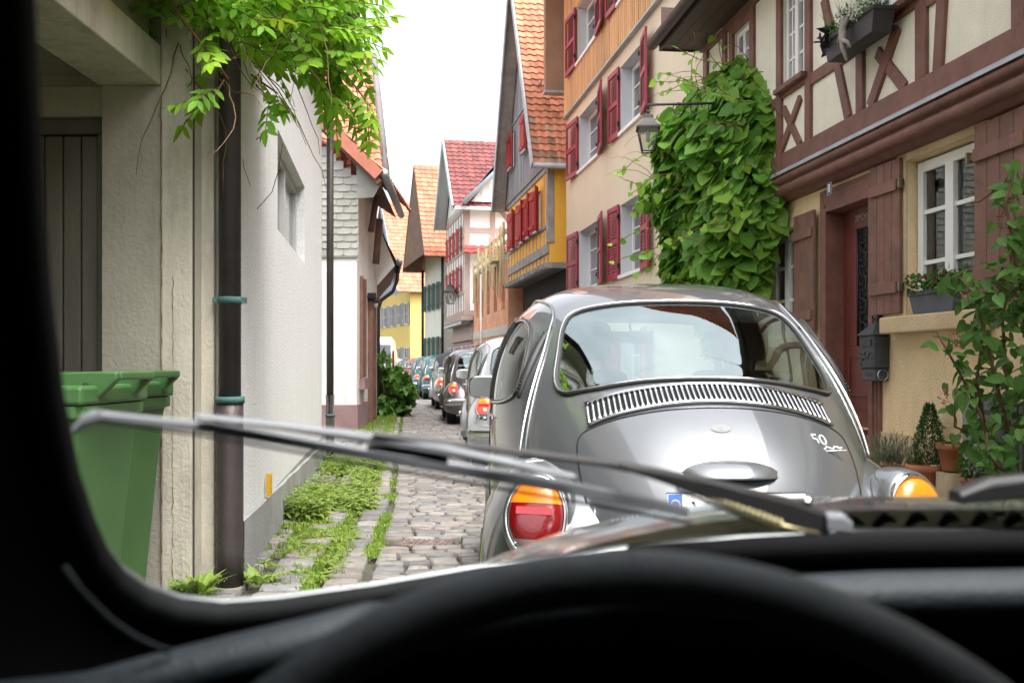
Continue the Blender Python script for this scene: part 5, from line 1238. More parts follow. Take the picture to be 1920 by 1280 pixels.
mb = MB(); mb.grid(frame_rows([(.014, -.012), (.006, -.006), (.0, .002), (.006, .010), (.014, .008), (.02, .002)]), closed_u=True); mb.build('screen_seal', mat('seal_rubber', (.010, .011, .012), .7, var=.1, spec=.15), own)
mb = MB(); mb.grid(frame_rows([(.012, -.013), (.0105, -.010), (.012, -.008), (.016, -.009)]), closed_u=True); mb.build('bright_moulding', mat('dull_moulding', (.20, .22, .22), .35, .6, var=0), own)
mb = MB(); mb.grid(frame_rows([(.016, -.0), (.022, .006), (.03, .014), (.05, .03), (.07, .06), (.09, .10), (.14, .16), (.30, .18)]), closed_u=True); mb.build('screen_frame', vinyl2, own)
mb = MB(); mb.grid(frame_rows([(.026, -.02), (.05, -.02), (.09, -.01), (.12, .03), (.3, .12)]), closed_u=True); mb.build('outer_frame', P_grey, own)
mb = MB(); c0 = mb.add([cen + nin * -.025], [], 0); k = len(loop); rows = []
for f in (.35, .7, 1.0): rows.append([cen + (p - cen) * f + nin * (-.006 - .012 * (1 - f * f)) for p in loop])
mb.grid(rows, closed_v=True); 
for j in range(k): mb.F.append([c0, 1 + j, 1 + (j + 1) % k]); mb.M.append(0); mb.T.append((1, 1, 1)); mb.S.append(True)
ws_m = bpy.data.materials.new('screen_pane'); ws_m.use_nodes = True; N_ = ws_m.node_tree; N_.nodes.remove(N_.nodes['Principled BSDF']); tr_ = N_.nodes.new('ShaderNodeBsdfTransparent'); tr_.inputs[0].default_value = (.985, .99, .985, 1); N_.links.new(tr_.outputs[0], N_.nodes['Material Output'].inputs['Surface'])
mb.build('windscreen', ws_m, own)
# piping along the pillar foot
mb = MB(); mb.tube([P(*q) for q in ((120, 1062, .48), (150, 1105, .485), (205, 1160, .49), (255, 1195, .495), (300, 1215, .50), (318, 1219, .502))], .0017, 8); mb.build('trim_piping', mat('grey_piping', (.012, .015, .017), .8, spec=.1, var=.1), own)
# dash pad
ridge = [P(*q) for q in ((-120, 1290, .50), (150, 1262, .505), (300, 1222, .51), (430, 1190, .515), (560, 1160, .52), (680, 1130, .53), (800, 1126, .54), (900, 1110, .545), (1000, 1088, .545), (1180, 1068, .55), (1350, 1072, .55), (1500, 1078, .55), (1650, 1071, .55), (1950, 1066, .55), (2300, 1064, .55))]
ridge = [Vector((-.5, .45, .97))] + ridge + [Vector((.9, .55, 1.03)), Vector((1.1, .5, .98))]
prof = [(.13, -.10), (.12, -.045), (.09, -.030), (.05, -.020), (.02, -.008), (.006, -.001), (0, 0), (-.007, -.0025), (-.013, -.007), (-.016, -.013), (-.015, -.02), (.0, -.028), (.05, -.04), (.08, -.35)]
mb = MB(); mb.grid([[p + Vector((0, a, b)) for a, b in prof] for p in ridge]); mb.build('dash_pad', vinyl, own)
mb = MB(); mb.tube([P(*q) for q in ((1180, 1047, .64), (1400, 1032, .65), (1600, 1026, .655), (1920, 1022, .655), (2200, 1022, .65))], .009, 10); mb.build('demister_rail', vinyl2, own)
mb = MB(); mb.box(-.45, 1.1, .50, .56, .3, .95); mb.build('dashboard', vinyl2, own, bevel=.01)
# steering wheel
sw_ = bpy.data.objects.new('steering_wheel', None)
bpy.data.objects.remove(sw_)
uax = Vector((1, 0, -.01)).normalized(); vax = Vector((0, .5, .866)); vax = (vax - uax * vax.dot(uax)).normalized(); nax = uax.cross(vax)
Cw = P(1182, 1083, .385) - vax * .2
mb = MB(); mb.tube([Cw + (uax * math.sin(t) + vax * math.cos(t)) * .2 for t in np.linspace(0, 2 * math.pi, 97)], .0112, 18, cap=False); whl = mb.build('steering_wheel', wheelm, own)
mb = MB()
for t in (R(100), R(-100), R(150), R(-150)): mb.tube([Cw + nax * -.0 + (uax * math.sin(t) + vax * math.cos(t)) * .195, Cw - nax * .04 + (uax * math.sin(t) + vax * math.cos(t)) * .05], .014, 8, flat=.5)
mb.tube([Cw - nax * .03, Cw - nax * .07], [.05, .06], 16); mb.tube([Cw - nax * .06, Cw - nax * .06 + Vector((0, .22, -.1))], .03, 10); mb.build('spoke', vinyl2, whl)
# cabin shell round the viewer
mb = MB()
sec = [(-.5, .25), (-.46, .6), (-.44, .95), (-.40, 1.12), (-.30, 1.30), (-.16, 1.40), (.05, 1.45), (.335, 1.465)]
sec = sec + [(2 * AXX - x, z) for x, z in reversed(sec[:-1])]
def shell(off, Y0, Y1, nm, m):
    mb = MB(); rows = []
    for Yq, k in ((Y0, .2), (Y0 + .08, .7), (Y0 + .3, .95), (Y0 + .7, 1.), (-.1, 1.0), (.2, .985), (Y1, .95)):
        rows.append([(AXX + (x - AXX) * (1 + off), Yq, .3 + (z - .3) * k * (1 + off)) for x, z in sec])
    mb.grid(rows); return mb.build(nm, m, own)
shell(0., -1.4, .33, 'headlining', vinyl2); shell(.03, -1.45, .35, 'body', P_grey)
mb = MB(); mb.add([(-.52, .33, .25), (-.48, .33, .98), (-.40, .45, 1.02), (-.45, .75, .98), (-.5, .75, .25)], [(0, 1, 2, 3, 4)]); mb.add([(1.2, .33, .25), (1.16, .33, .98), (1.08, .45, 1.02), (1.12, .75, .98), (1.17, .75, .25)], [(0, 1, 2, 3, 4)]); mb.box(-.5, 1.17, -1.4, .8, .22, .25); mb.build('side_panel', vinyl2, own)
# bonnet
HB = [(.74, 1.044, .62), (.85, 1.040, .61), (1.0, 1.016, .585), (1.15, .983, .56), (1.3, .946, .53), (1.45, .906, .49), (1.6, .856, .44), (1.75, .80, .39), (1.88, .72, .33), (1.98, .62, .27), (2.05, .52, .2), (2.08, .45, .1)]
def hb(Yq): return [interp(Yq, [h[0] for h in HB], [h[k] for h in HB]) for k in (1, 2)]
rows = []
ys = np.linspace(.74, 2.08, 60); zs = [hb(y) for y in ys]
for i in range(3): zs = [[(zs[max(0, q - 1)][k] + zs[q][k] * 2 + zs[min(59, q + 1)][k]) / 4 for k in (0, 1)] for q in range(60)]
for y, (z, w_) in zip(ys, zs):
    z0 = min(.5, z - .05) ; rows.append([(AXX + w_ * math.copysign(abs(math.cos(t)) ** (2 / 2.6), math.cos(t)), y, z0 + (z - z0) * abs(math.sin(t)) ** (2 / 2.6)) for t in np.linspace(0, math.pi, 61)])
mb = MB(); mb.grid(rows); mb.build('bonnet', paint_mat('own_car_paint', (.14, .148, .157), .55, .3, 1.7), own)
for sg in (1, -1):
    mb = MB(); rows = []
    for i in range(25):
        th = lerp(R(-15), R(190), i / 24); row = []
        for j in range(15):
            ph = lerp(0, R(62), j / 14); row.append((AXX + sg * (.40 + .40 * math.sin(ph)), 1.42 - .62 * math.cos(math.pi - th) * math.cos(ph) ** .9 * -1 * -1, .36 + .46 * max(-.5, math.sin(th)) * math.cos(ph) ** .9))
        rows.append(row)
    mb.grid(rows); mb.build('front_fender', P_grey, own)
# cowl grille in front of the screen
mb = MB()
for i in range(13):
    x = .245 + i * .026; y = .80 - (x - .33) ** 2 * .1; z = 1.019 + .006 * math.sin(min(1, i / 3) * 1.57)
    mb.tube([(x - .010, y - .012, z - .002), (x + .002, y, z + .0035), (x + .014, y + .012, z - .001)], [.003, .0052, .003], 8)
mb.build('cowl_vent', P_grey, own)
mb = MB(); mb.tube([P(1872, 975, .76), P(1872, 960, .76)], [.006, .004], 10); mb.build('washer_jet', chrome, own)
# wipers
wgrey = mat('wiper_grey', (.18, .192, .21), .45, .1, var=.12); wblack = mat('wiper_black', (.014, .014, .015), .5, var=.1)
def bar(parent, nm, pts, m, hgt, dep, bev=.0012):
    """flat bar through 3D points: hgt in the picture's vertical, dep along the view"""
    mb = MB(); rows = []
    for i, p in enumerate(pts):
        h = hgt[i] if isinstance(hgt, (list, tuple)) else hgt
        rows.append([p + Vector((0, a * dep, b * h)) for a, b in ((-.5, -.5), (-.5, .3), (-.3, .5), (.3, .5), (.5, .3), (.5, -.5))])
    mb.grid(rows, closed_v=True, smooth=False); n = 6; q = len(pts); mb.add(rows[0], [tuple(range(6))]); mb.add(rows[-1], [tuple(range(5, -1, -1))])
    return mb.build(nm, m, parent, bevel=bev, seg=1)
blade = bar(own, 'wiper_blade', [P(172, 776, .60), P(400, 802, .61), P(800, 868, .63), P(1060, 912, .64), P(1290, 958, .655)], wgrey, [.005, .0064, .008, .0085, .007], .006)
bar(blade, 'rubber_edge', [P(176, 788, .603), P(400, 819, .613), P(800, 891, .633), P(1060, 936, .643), P(1296, 980, .658)], wblack, [.001, .0015, .002, .002, .002], .004)
bar(blade, 'yoke', [P(372, 780, .603), P(520, 797, .607), P(700, 822, .612), P(830, 842, .616), P(960, 868, .62), P(1078, 893, .628)], wgrey, [.003, .0042, .0065, .007, .005, .003], .010)
bar(blade, 'clip', [P(690, 838, .615), P(770, 848, .617), P(840, 862, .62)], wblack, [.003, .005, .004], .008)
bar(blade, 'tip_bracket', [P(140, 806, .598), P(158, 786, .599), P(190, 777, .60)], wgrey, [.004, .007, .007], .008)
arm = bar(own, 'wiper_arm', [P(700, 812, .608), P(860, 834, .618), P(1000, 850, .63), P(1120, 866, .638), P(1180, 876, .642)], wblack, [.003, .0042, .0042, .0044, .006], .007)
bar(arm, 'arm_cover', [P(1165, 872, .64), P(1230, 888, .648), P(1310, 910, .658), P(1400, 938, .67), P(1480, 962, .685), P(1550, 982, .70)], wblack, [.004, .008, .013, .018, .022, .018], .014)
bar(arm, 'pivot_cap', [P(1545, 975, .695), P(1578, 978, .70), P(1592, 985, .702)], wgrey, [.012, .013, .008], .016)
mb = MB(); A_, B_ = P(1272, 912, .652), P(1462, 984, .672); d_ = (B_ - A_); n_ = 220; e1 = d_.cross(Vector((0, 1, 0))).normalized(); e2 = e1.cross(d_).normalized()
mb.tube([A_ + d_ * (i / n_) + (e1 * math.cos(i * .52) + e2 * math.sin(i * .52)) * .0036 for i in range(n_ + 1)], .0011, 5); mb.tube([B_, P(1500, 993, .68), P(1535, 1000, .69)], .0016, 6)
mb.build('spring', mat('spring_steel', (.42, .38, .22), .45, .8, var=.2), arm)
mb = MB(); mb.tube([P(1512, 940, .665) + Vector((0, -.004, 0)), P(1512, 940, .665) + Vector((0, .004, 0))], .0028, 10); mb.build('rivet', chrome, arm)
arm2 = bar(own, 'wiper_arm', [P(1790, 930, .70), P(1850, 916, .705), P(1960, 905, .71), P(2300, 870, .72)], wblack, [.008, .015, .016, .012], .02)
# ------------------------------------------------------------------ bins
bin_g = mat('bin_green', (.048, .125, .036), .42, var=.10, vs=4, dirt=.1); 
def make_bin(lab, Xc, Yc):
    t = thing('wheelie_bin', lab, 'bin', (Xc, Yc, 0), R(-2), 'green wheelie bins in the garage recess')
    w_, d_ = .285, .62
    def ring(z, k, x0, x1): return [(x0, -w_ * k, z), (x1 - .03, -w_ * k, z), (x1, -w_ * k + .03, z), (x1, w_ * k - .03, z), (x1 - .03, w_ * k, z), (x0, w_ * k, z)]
    mb = MB(); rows = [ring(.06, .80, .10, d_ - .08), ring(.9, .97, .04, d_ - .01), ring(.95, .98, .03, d_), ring(.952, 1.04, .0, d_ + .02), ring(1.0, 1.04, .0, d_ + .02)]
    mb.grid(rows, closed_v=True, smooth=False); mb.add(rows[0], [tuple(range(6))]); mb.build('body', bin_g, t, bevel=.012)
    mb = MB(); mb.box(-.03, d_ + .025, -w_ * 1.06, w_ * 1.06, 1.002, 1.075)
    mb.prism([(-.02, 1.0751), (d_ - .12, 1.0751), (d_ - .16, 1.115), (.02, 1.125)], -w_ * .96, w_ * .96)
    lid = mb.build('lid', bin_g, t, bevel=.014)
    mb = MB()
    for sg in (1, -1): mb.prism([(d_ - .14, 1.06), (d_ + .0, 1.0), (d_ + .10, 1.095), (d_ + .10, 1.125), (d_ + .03, 1.128), (d_ - .16, 1.122)], sg * w_ * .55 - .02, sg * w_ * .55 + .02)
    mb.box(d_ + .065, d_ + .11, -w_ * .55, w_ * .55, 1.095, 1.127); mb.tube([(d_ - .02, -w_ * .58 - .022, 1.07), (d_ - .02, -w_ * .58 + .03, 1.07)], .016, 12, 1)
    mb.build('lid_handle', [bin_g, dark], lid, bevel=.008)
    mb = MB(); mb.tube([(.02, -.2, 1.02), (-.06, -.2, 1.02), (-.06, .2, 1.02), (.02, .2, 1.02)], .018, 8); mb.build('grip', bin_g, t)
    for sg in (1, -1):
        mb = MB(); Mw = basis((.10, sg * .23, .10), (1, 0, 0), (0, 0, -sg), (0, sg, 0)); mb.lathe([(0, .03), (.08, .03), (.10, .015), (.10, -.02), (0, -.02)], 20, mtx=Mw); mb.build('wheel', rubber, t)
make_bin('green wheelie bin standing in front, nearer the viewer, lid closed', -2.20, 3.95); make_bin('green wheelie bin standing behind the other one, beside the pillar', -2.31, 4.6)

# ------------------------------------------------------------------ mailbox, number sign, lamps
aA = math.atan2(1, Bs)
def onA(s, out, z): c, s_ = math.cos(aA), math.sin(aA); return Vector((A0 + Bs * YA0 + c * s - s_ * out, YA0 + s_ * s + c * out, z))
grm = mat('mailbox_grey', (.055, .062, .068), .55, .35, var=.25, vs=9, bump=.002, bs=60)
ms = (sl(1683) + sl(1628)) / 2
t = thing('mailbox', 'ornate grey metal mailbox with rolled paper slot on the wall beside the door', 'mailbox', onA(ms, .005, 1.03), aA)
mb = MB(); w2 = .125; mb.box(-w2, w2, .0, .13, .10, .36); mb.build('body', grm, t, bevel=.006)
mb = MB(); r0 = [(-w2 - .015, 0, .361), (w2 + .015, 0, .361), (w2 + .015, .15, .361), (-w2 - .015, .15, .361)]; r1 = [(-.05, .02, .44), (.05, .02, .44), (.05, .085, .44), (-.05, .085, .44)]; r2 = [(-.03, .02, .455), (.03, .02, .455), (.03, .07, .455), (-.03, .07, .455)]
mb.grid([r0, r1, r2], closed_v=True, smooth=False); mb.add(r2, [(0, 1, 2, 3)]); mb.lathe([(.02, 0), (.012, .02), (.022, .035), (.028, .055), (.018, .075), (.004, .085), (0, .09)], 14, mtx=Matrix.Translation((0, .045, .455))); mb.build('lid', grm, t)
mb = MB(); mb.box(-w2 + .01, w2 - .01, .0, .115, -.005, .099); tray = mb.build('paper_tray', grm, t, bevel=.01)
mb = MB(); Mp = basis((-w2 - .0, .055, .045), (0, 1, 0), (0, 0, 1), (1, 0, 0)); mb.lathe([(.042, -.004), (.042, .03)], 24, 0, mtx=Mp); mb.lathe([(0, .012), (.041, .012)], 24, 1, mtx=Mp); mb.build('paper_roll', [mat('newspaper', (.78, .78, .80), .8, var=.05), dark], tray)
mb = MB(); mb.box(-.085, .085, .1305, .142, .275, .315); mb.tube([(-.085, .137, .32), (.085, .137, .32)], .006, 6)
for q in range(3):
    for sg in (1, -1): mb.tube([(sg * (.09 + .012 * math.cos(a)), .132, .13 + q * .04 + .014 * math.sin(a)) for a in np.linspace(0, 5, 9)], .003, 4)
mb.tube([(.035 * math.cos(a), .132, .20 + .03 * math.sin(a)) for a in np.linspace(0, 6.28, 17)], .005, 6); mb.tube([(-.035, .132, .20), (-.07, .132, .225)], .005, 6); mb.tube([(.03, .132, .185), (.07, .134, .165)], [.005, .012], 6)
for z in (.18, .27):
    mb.tube([(-w2 - .002, .065 + .03 * math.cos(a), z + .03 * math.sin(a)) for a in np.linspace(0, math.pi, 9)], .004, 5); mb.box(-w2 - .005, -w2, .035, .095, z - .03, z)
mb.build('relief', grm, t, bevel=.001, seg=1)
for body, z, yy, sz in (('Briefe', .295, .1425, .036), ('Zeitung', .048, .1155, .04)): text_mesh('lettering', body, sz, .0015, mat('mailbox_letters', (.09, .10, .105), .5, .4, var=0), t, basis((0, yy, z), (-1, 0, 0), (0, 0, 1), (0, 1, 0)))
sn_ = sl(1580)
t = thing('house_number_sign', 'small blue enamel house number plate above the carved door', 'sign', onA(sn_, .115, 2.63), aA)
mb = MB(); mb.box(-.045, .045, 0, .008, 0, .115); mb.build('plate', mat('enamel_blue', (.012, .025, .12), .25, var=.05, coat=1), t, bevel=.003)
mb = MB(); [mb.box(*q) for q in ((-.04, .04, .0081, .0092, .004, .0055), (-.04, .04, .0081, .0092, .1095, .111), (-.04, -.0385, .0081, .0091, .0055, .1095), (.0385, .04, .0081, .0091, .0055, .1095))]; mb.build('border', white, t)
text_mesh('number', '8', .10, .0008, white, t, basis((0, .0095, .0565), (-1, 0, 0), (0, 0, 1), (0, 1, 0)))
lampm = mat('lantern_grey', (.055, .052, .05), .55, .4, var=.2); lglass = glass('lantern_glass', (.85, .88, .86), .08)
def lantern(lab, loc, rz, sc_, reach):
    t = thing('street_lamp', lab, 'street lamp', loc, rz, 'wall mounted street lanterns')
    def sq(r, z): return [(r * math.cos(a), r * math.sin(a), z) for a in (R(45), R(135), R(225), R(315))]
    mb = MB(); k = sc_
    mb.grid([sq(.27 * k, .0), sq(.27 * k, .03 * k), sq(.16 * k, .10 * k), sq(.12 * k, .17 * k), sq(.11 * k, .22 * k), sq(.04 * k, .25 * k)], closed_v=True, smooth=False); mb.tube([(0, 0, .25 * k), (0, 0, .30 * k), (0, 0, .33 * k)], [.02 * k, .03 * k, .005], 8); mb.add(sq(.27 * k, .0), [(0, 1, 2, 3)]); mb.build('hood', lampm, t)
    mb = MB(); a, b = sq(.225 * k, -.002), sq(.13 * k, -.36 * k)
    for p, q in zip(a, b): mb.tube([p, q], .011 * k, 6)
    for i in range(4): mb.tube([b[i], b[(i + 1) % 4]], .011 * k, 6)
    mb.build('cage', lampm, t)
    mb = MB()
    for i in range(4): mb.quad(a[i], b[i], b[(i + 1) % 4], a[(i + 1) % 4])
    mb.build('glass', lglass, t)
    mb = MB(); mb.tube([(0, 0, -.02), (0, 0, -.20 * k)], .035 * k, 10); mb.build('bulb', white, t)
    mb = MB(); mb.tube([(0, 0, .33 * k), (0, 0, .40 * k), (reach, 0, .40 * k)], .014, 8); mb.tube([(reach, 0, .15 * k), (reach, 0, .65 * k)], .02, 8)
    for q in range(3): mb.tube([(reach * (.35 + q * .2) + .06 * math.cos(a), 0, .33 * k + .06 * math.sin(a)) for a in np.linspace(0, 5.5, 14)], .006, 5)
    mb.build('bracket', lampm, t)
lp_ = P(1215, 243, 10.3); lantern('near dark grey street lantern hanging on a bracket beside the climbing vine', lp_, R(-5), .64, .9)
lp_ = P(845, 548, 36.5); lantern('small far street lantern with scrolled bracket on the red roofed house', lp_, R(-10), 1.15, .75)

# ------------------------------------------------------------------ plants
def leafmat(nm, c, tr=.35, rough=.5): return mat(nm, c, rough, tint=True, var=.15, vs=6, transl=tr, spec=.4)
lf_vine = leafmat('vine_leaf', (.18, .385, .055), .4); lf_wis = leafmat('wisteria_leaf', (.21, .43, .03), .5); lf_weed = leafmat('weed_leaf', (.19, .30, .06)); lf_bush = leafmat('bush_leaf', (.085, .20, .03)); lf_dark = leafmat('lilac_leaf', (.09, .215, .04), .35)
stemm = mat('stem', (.14, .075, .04), .8, var=.3, vs=8, tint=True); bark = mat('bark', (.10, .075, .05), .9, var=.35, vs=10, bump=.01)
random.seed(31)
# big heart-leaved climber
t = thing('climbing_vine', 'big leafy climbing vine with heart-shaped leaves on the corner of the half-timbered house', 'climbing plant', (2.55, 11.1, 0))
zk = [0, 1.2, 1.7, 2.2, 2.6, 3.0, 3.4, 3.8, 4.1, 4.35, 4.6]; kk = [.25, .4, .62, .84, .98, 1.0, .98, .88, .70, .42, .15]
mb = MB(); dirv = Vector((Bs, 1)).normalized(); outv = Vector((-dirv.y, dirv.x))
lob = [(random.uniform(-1.5, 1.5), random.uniform(1.6, 4.3), random.uniform(.05, .26), random.uniform(.2, .5)) for _ in range(34)]
for i in range(4000):
    z = random.choice((random.uniform(1.3, 4.5), random.uniform(2.0, 4.2))); k = interp(z, zk, kk)
    a = random.uniform(R(-15), R(195)); rad = 1 - abs(random.gauss(0, .19))
    al = math.cos(a) * 1.35 * k * rad; ou = max(.02, math.sin(a) * .58 * k * rad)
    b = sum(h * math.exp(-((al - lx) ** 2 + (z - lz_) ** 2) / (r * r)) for lx, lz_, h, r in lob); ou += b * max(.2, math.sin(a))
    p = dirv * al + outv * ou; nrm = dirv * (math.cos(a) * .6) + outv * (math.sin(a) + .2)
    n3 = (Vector((nrm.x, nrm.y, .8)).normalized() + rvec() * .55).normalized(); d3 = (Vector((random.gauss(0, .65), random.gauss(0, .65), -.75)) + Vector((nrm.x, nrm.y, 0)) * .5).normalized()
    s_ = random.uniform(.10, .21) * (1 if random.random() < .75 else .55); leaf(mb, (p.x, p.y, z), d3, n3, s_, s_ * 1.06, 'heart', gtint((1, 1, 1), .5, .45), .08, .12)
TIPS = []
for i in range(22):                                    # wandering tips
    z = random.uniform(1.8, 4.7); k = interp(z, zk, kk); a = random.choice((random.uniform(R(60), R(175)), random.uniform(R(30), R(175)))); p = dirv * (math.cos(a) * 1.5 * k) + outv * (math.sin(a) * .9 * k); v = Vector((p.x, p.y, z)); d = Vector((outv.x, outv.y, 0)) * .5 + rvec() * .5 + Vector((0, 0, .35))
    mb_tip = [v - d * .25, v]
    for j in range(5):
        d = (d + rvec() * .35 - Vector((0, 0, .1))).normalized(); v2 = v + d * .12; mb_tip.append(v2)
        s_ = random.uniform(.05, .12); leaf(mb, v2, (rvec() + Vector((0, 0, -.6))), (rvec() * .6 + Vector((-.4, -.6, .6))), s_, s_ * .9, 'heart', gtint((1.25, 1.15, .9), .3, .4)); v = v2
    TIPS.append(mb_tip)
mb.build('foliage', lf_vine, t)
mb = MB()
for q in TIPS: mb.tube(q, .004, 5, 0, (1.2, 1.0, .8))
for j in range(9):
    a = random.uniform(-.25, .25); pts = [(a * .6, random.uniform(-.3, .3), 0.0)]
    for q in range(1, 9): pts.append((pts[-1][0] * .85 + random.uniform(-.12, .05), pts[-1][1] * .8 + random.uniform(-.14, .14), q * .42))
    mb.tube(pts, [.03 * (1 - q / 11) for q in range(9)], 6)
for j in range(16):
    z = random.uniform(3.2, 4.5); k = interp(z, zk, kk); a = random.uniform(R(50), R(180)); p = dirv * (math.cos(a) * 1.4 * k) + outv * (math.sin(a) * .85 * k); v = Vector((p.x, p.y, z)); pts = [v]; d = Vector((outv.x * .7, outv.y * .7 - .2, .9)) + rvec() * .5
    for q in range(9): d = (d + rvec() * .25 + Vector((0, 0, -.14))).normalized(); v = v + d * .085; pts.append(v)
    mb.tube(pts, [.005 * (1 - q / 12) for q in range(10)], 5, 0, (1.4, 1.1, .8))
mb.build('stem', stemm, t)

# wisteria over the garage canopy
t = thing('wisteria', 'bright green wisteria with feathery leaves hanging over the garage canopy', 'climbing plant', (-1.6, 5.2, 3.2))
mb = MB(); st = MB(); random.seed(12); bx = Vector((-1.6, 5.2, 3.2))
def frond(p, d, L, col, n=5, lw=.034):
    v = Vector(p); d = Vector(d).normalized(); pts = [v]
    sd_ = d.cross(Vector((0, 0, 1))); sd_ = sd_.normalized() if sd_.length > .05 else Vector((1, 0, 0)); ph = random.uniform(-.7, .7)
    sd_ = (sd_ * math.cos(ph) + sd_.cross(d) * math.sin(ph)).normalized()
    for q in range(n):
        d = (d + Vector((0, 0, -.10))).normalized(); v = v + d * (L / n); pts.append(v); ll = random.uniform(.075, .115) * (1 - .25 * q / n)
        for sg in (1, -1):
            nn = (sd_.cross(d) + rvec() * .35).normalized(); nn = nn if nn.z > -.3 else -nn
            leaf(mb, v, (sd_ * sg + d * .55 + Vector((0, 0, -.35)) + rvec() * .25), nn, ll, lw * random.uniform(.9, 1.25), 'oval', col, .2, .2)
    leaf(mb, v, d, sd_.cross(d), .1, lw * 1.2, 'oval', col); st.tube(pts, .0028, 4, 0, (.8, 1.4, .5), cap=False)
def wtint():
    r_ = random.random()
    if r_ < .05: return (1.9, 1.15, .8)
    return gtint((1, 1, 1), .45, .35)
cent = []
for i in range(300):
    # canopy mound along the ledge, spilling toward the street and away from the viewer
    px = random.uniform(300, 640); py = random.uniform(-90, 150); Yq = random.uniform(4.7, 6.0)
    lim = interp(px, [290, 340, 420, 500, 580, 650], [50, 70, 105, 130, 140, 120])
    lo = interp(px, [290, 380, 640], [-60, -60, -60])
    if py > lim: py = random.uniform(lo, lim)
    if px < 400 and py > interp(px, [300, 400], [60, 150]): continue
    v = P(px, py, Yq); d = Vector((random.uniform(-.3, .95), random.uniform(-.7, .3), random.uniform(-.3, .5))); frond(v - bx, d, random.uniform(.2, .33), wtint())
for (pts) in (((560, 110, 5.2), (610, 150, 5.3), (650, 180, 5.35), (685, 205, 5.4)), ((580, 130, 5.0), (610, 165, 5.05), (640, 200, 5.1)), ((620, 90, 5.3), (640, 130, 5.3), (668, 165, 5.3), (695, 200, 5.3)), ((420, 150, 4.8), (400, 185, 4.75), (365, 190, 4.7)), ((470, 140, 5.0), (520, 175, 5.0)), ((600, 40, 5.4), (640, 60, 5.4), (655, 120, 5.4)), ((480, 160, 5.0), (515, 195, 4.95)), ((640, 10, 5.5), (655, 0, 5.5))):
    v3 = [P(*q) - bx for q in pts]; st.tube(v3, .005, 5)
    for a, b in zip(v3, v3[1:]):
        for q in range(2): frond(lerp(a, b, (q + random.random()) / 2), (b - a).normalized() + rvec() * .7, random.uniform(.12, .22), wtint(), 4, .03)
for q in range(34):
    v = P(random.uniform(280, 600), random.uniform(-40, 150), random.uniform(4.8, 5.8)) - bx; pts = [v]; d = (Vector((.6, -.1, -.7)) + rvec() * .7).normalized()
    for j in range(8): d = (d + rvec() * .3 + Vector((0, 0, -.08))).normalized(); v = v + d * .09; pts.append(v)
    st.tube(pts, [.004 * (1 - j / 12) for j in range(9)], 5)
st.tube([P(*q) - bx for q in ((305, -20, 4.7), (345, 40, 4.75), (380, 85, 4.8), (415, 130, 4.85), (428, 148, 4.85))], .006, 6, 0, (1.8, 1.6, 1.3)); st.tube([P(*q) - bx for q in ((515, 210, 5), (500, 250, 5), (480, 262, 5))], .003, 5); st.tube([P(*q) - bx for q in ((530, 270, 5.2), (522, 320, 5.2), (510, 360, 5.3), (482, 392, 5.3))], .002, 4)
st.tube([P(*q) - bx for q in ((668, -30, 7), (700, 30, 7), (716, 70, 7), (720, 100, 7), (712, 112, 7))], .002, 4)
mb.build('foliage', lf_wis, t); st.build('stem', stemm, t)

# weeds and grass in the strip along the wall and in the joints
mb = MB(); random.seed(5)
def rosette(x, y, s, n, c, kind='lance', up=.5):
    for i in range(n):
        a = random.uniform(0, 6.28); d = Vector((math.cos(a), math.sin(a), up * random.uniform(.5, 1.5))); leaf(mb, (x, y, .005), d, Vector((-math.cos(a) * up, -math.sin(a) * up, 1)), s * random.uniform(.7, 1.2), s * random.uniform(.22, .34), kind, c(), .25, .55)
def tuft(x, y, s, n):
    for i in range(n):
        a = random.uniform(0, 6.28); ln = random.uniform(.0, .6); h = s * random.uniform(.5, 1.2); b = Vector((x + random.gauss(0, s * .22), y + random.gauss(0, s * .22), -.005)); tip = b + Vector((math.cos(a) * ln * h, math.sin(a) * ln * h, h)); w_ = Vector((math.sin(a), -math.cos(a), 0)) * .0035
        md_ = lerp(b, tip, .55) + Vector((0, 0, .06 * h)); mb.add([b - w_, b + w_, md_ + w_ * .8, md_ - w_ * .8, tip], [(0, 1, 2, 3), (3, 2, 4)], 0, gtint((1.05, 1.05, .8), .5, .5))
def plant(x, y, h, n):
    top = Vector((random.gauss(0, .15), random.gauss(0, .15), 1)).normalized() * h
    for i in range(n):
        k = (i + .5) / n; a = i * 2.4 + random.random(); p = Vector((x, y, 0)) + top * k; d = Vector((math.cos(a), math.sin(a), .35 - .5 * (1 - k))); leaf(mb, p, d, Vector((-.3 * d.x, -.3 * d.y, 1)), random.uniform(.06, .12) * (1.15 - .5 * k), random.uniform(.02, .038), 'lance', gtint((1.05, 1.0, .9), .45, .4), .2, .35)
    b = Vector((x, y, 0)); mb.add([b + Vector((-.003, 0, 0)), b + Vector((.003, 0, 0)), b + top], [(0, 1, 2)], 0, (.9, .8, .6))
def patchy(x, y, f=1.1): return math.sin(x * 3.1 * f + math.sin(y * 1.7 * f) * 1.3) + math.sin(y * 2.3 * f + x * 1.1)
N_ = 0
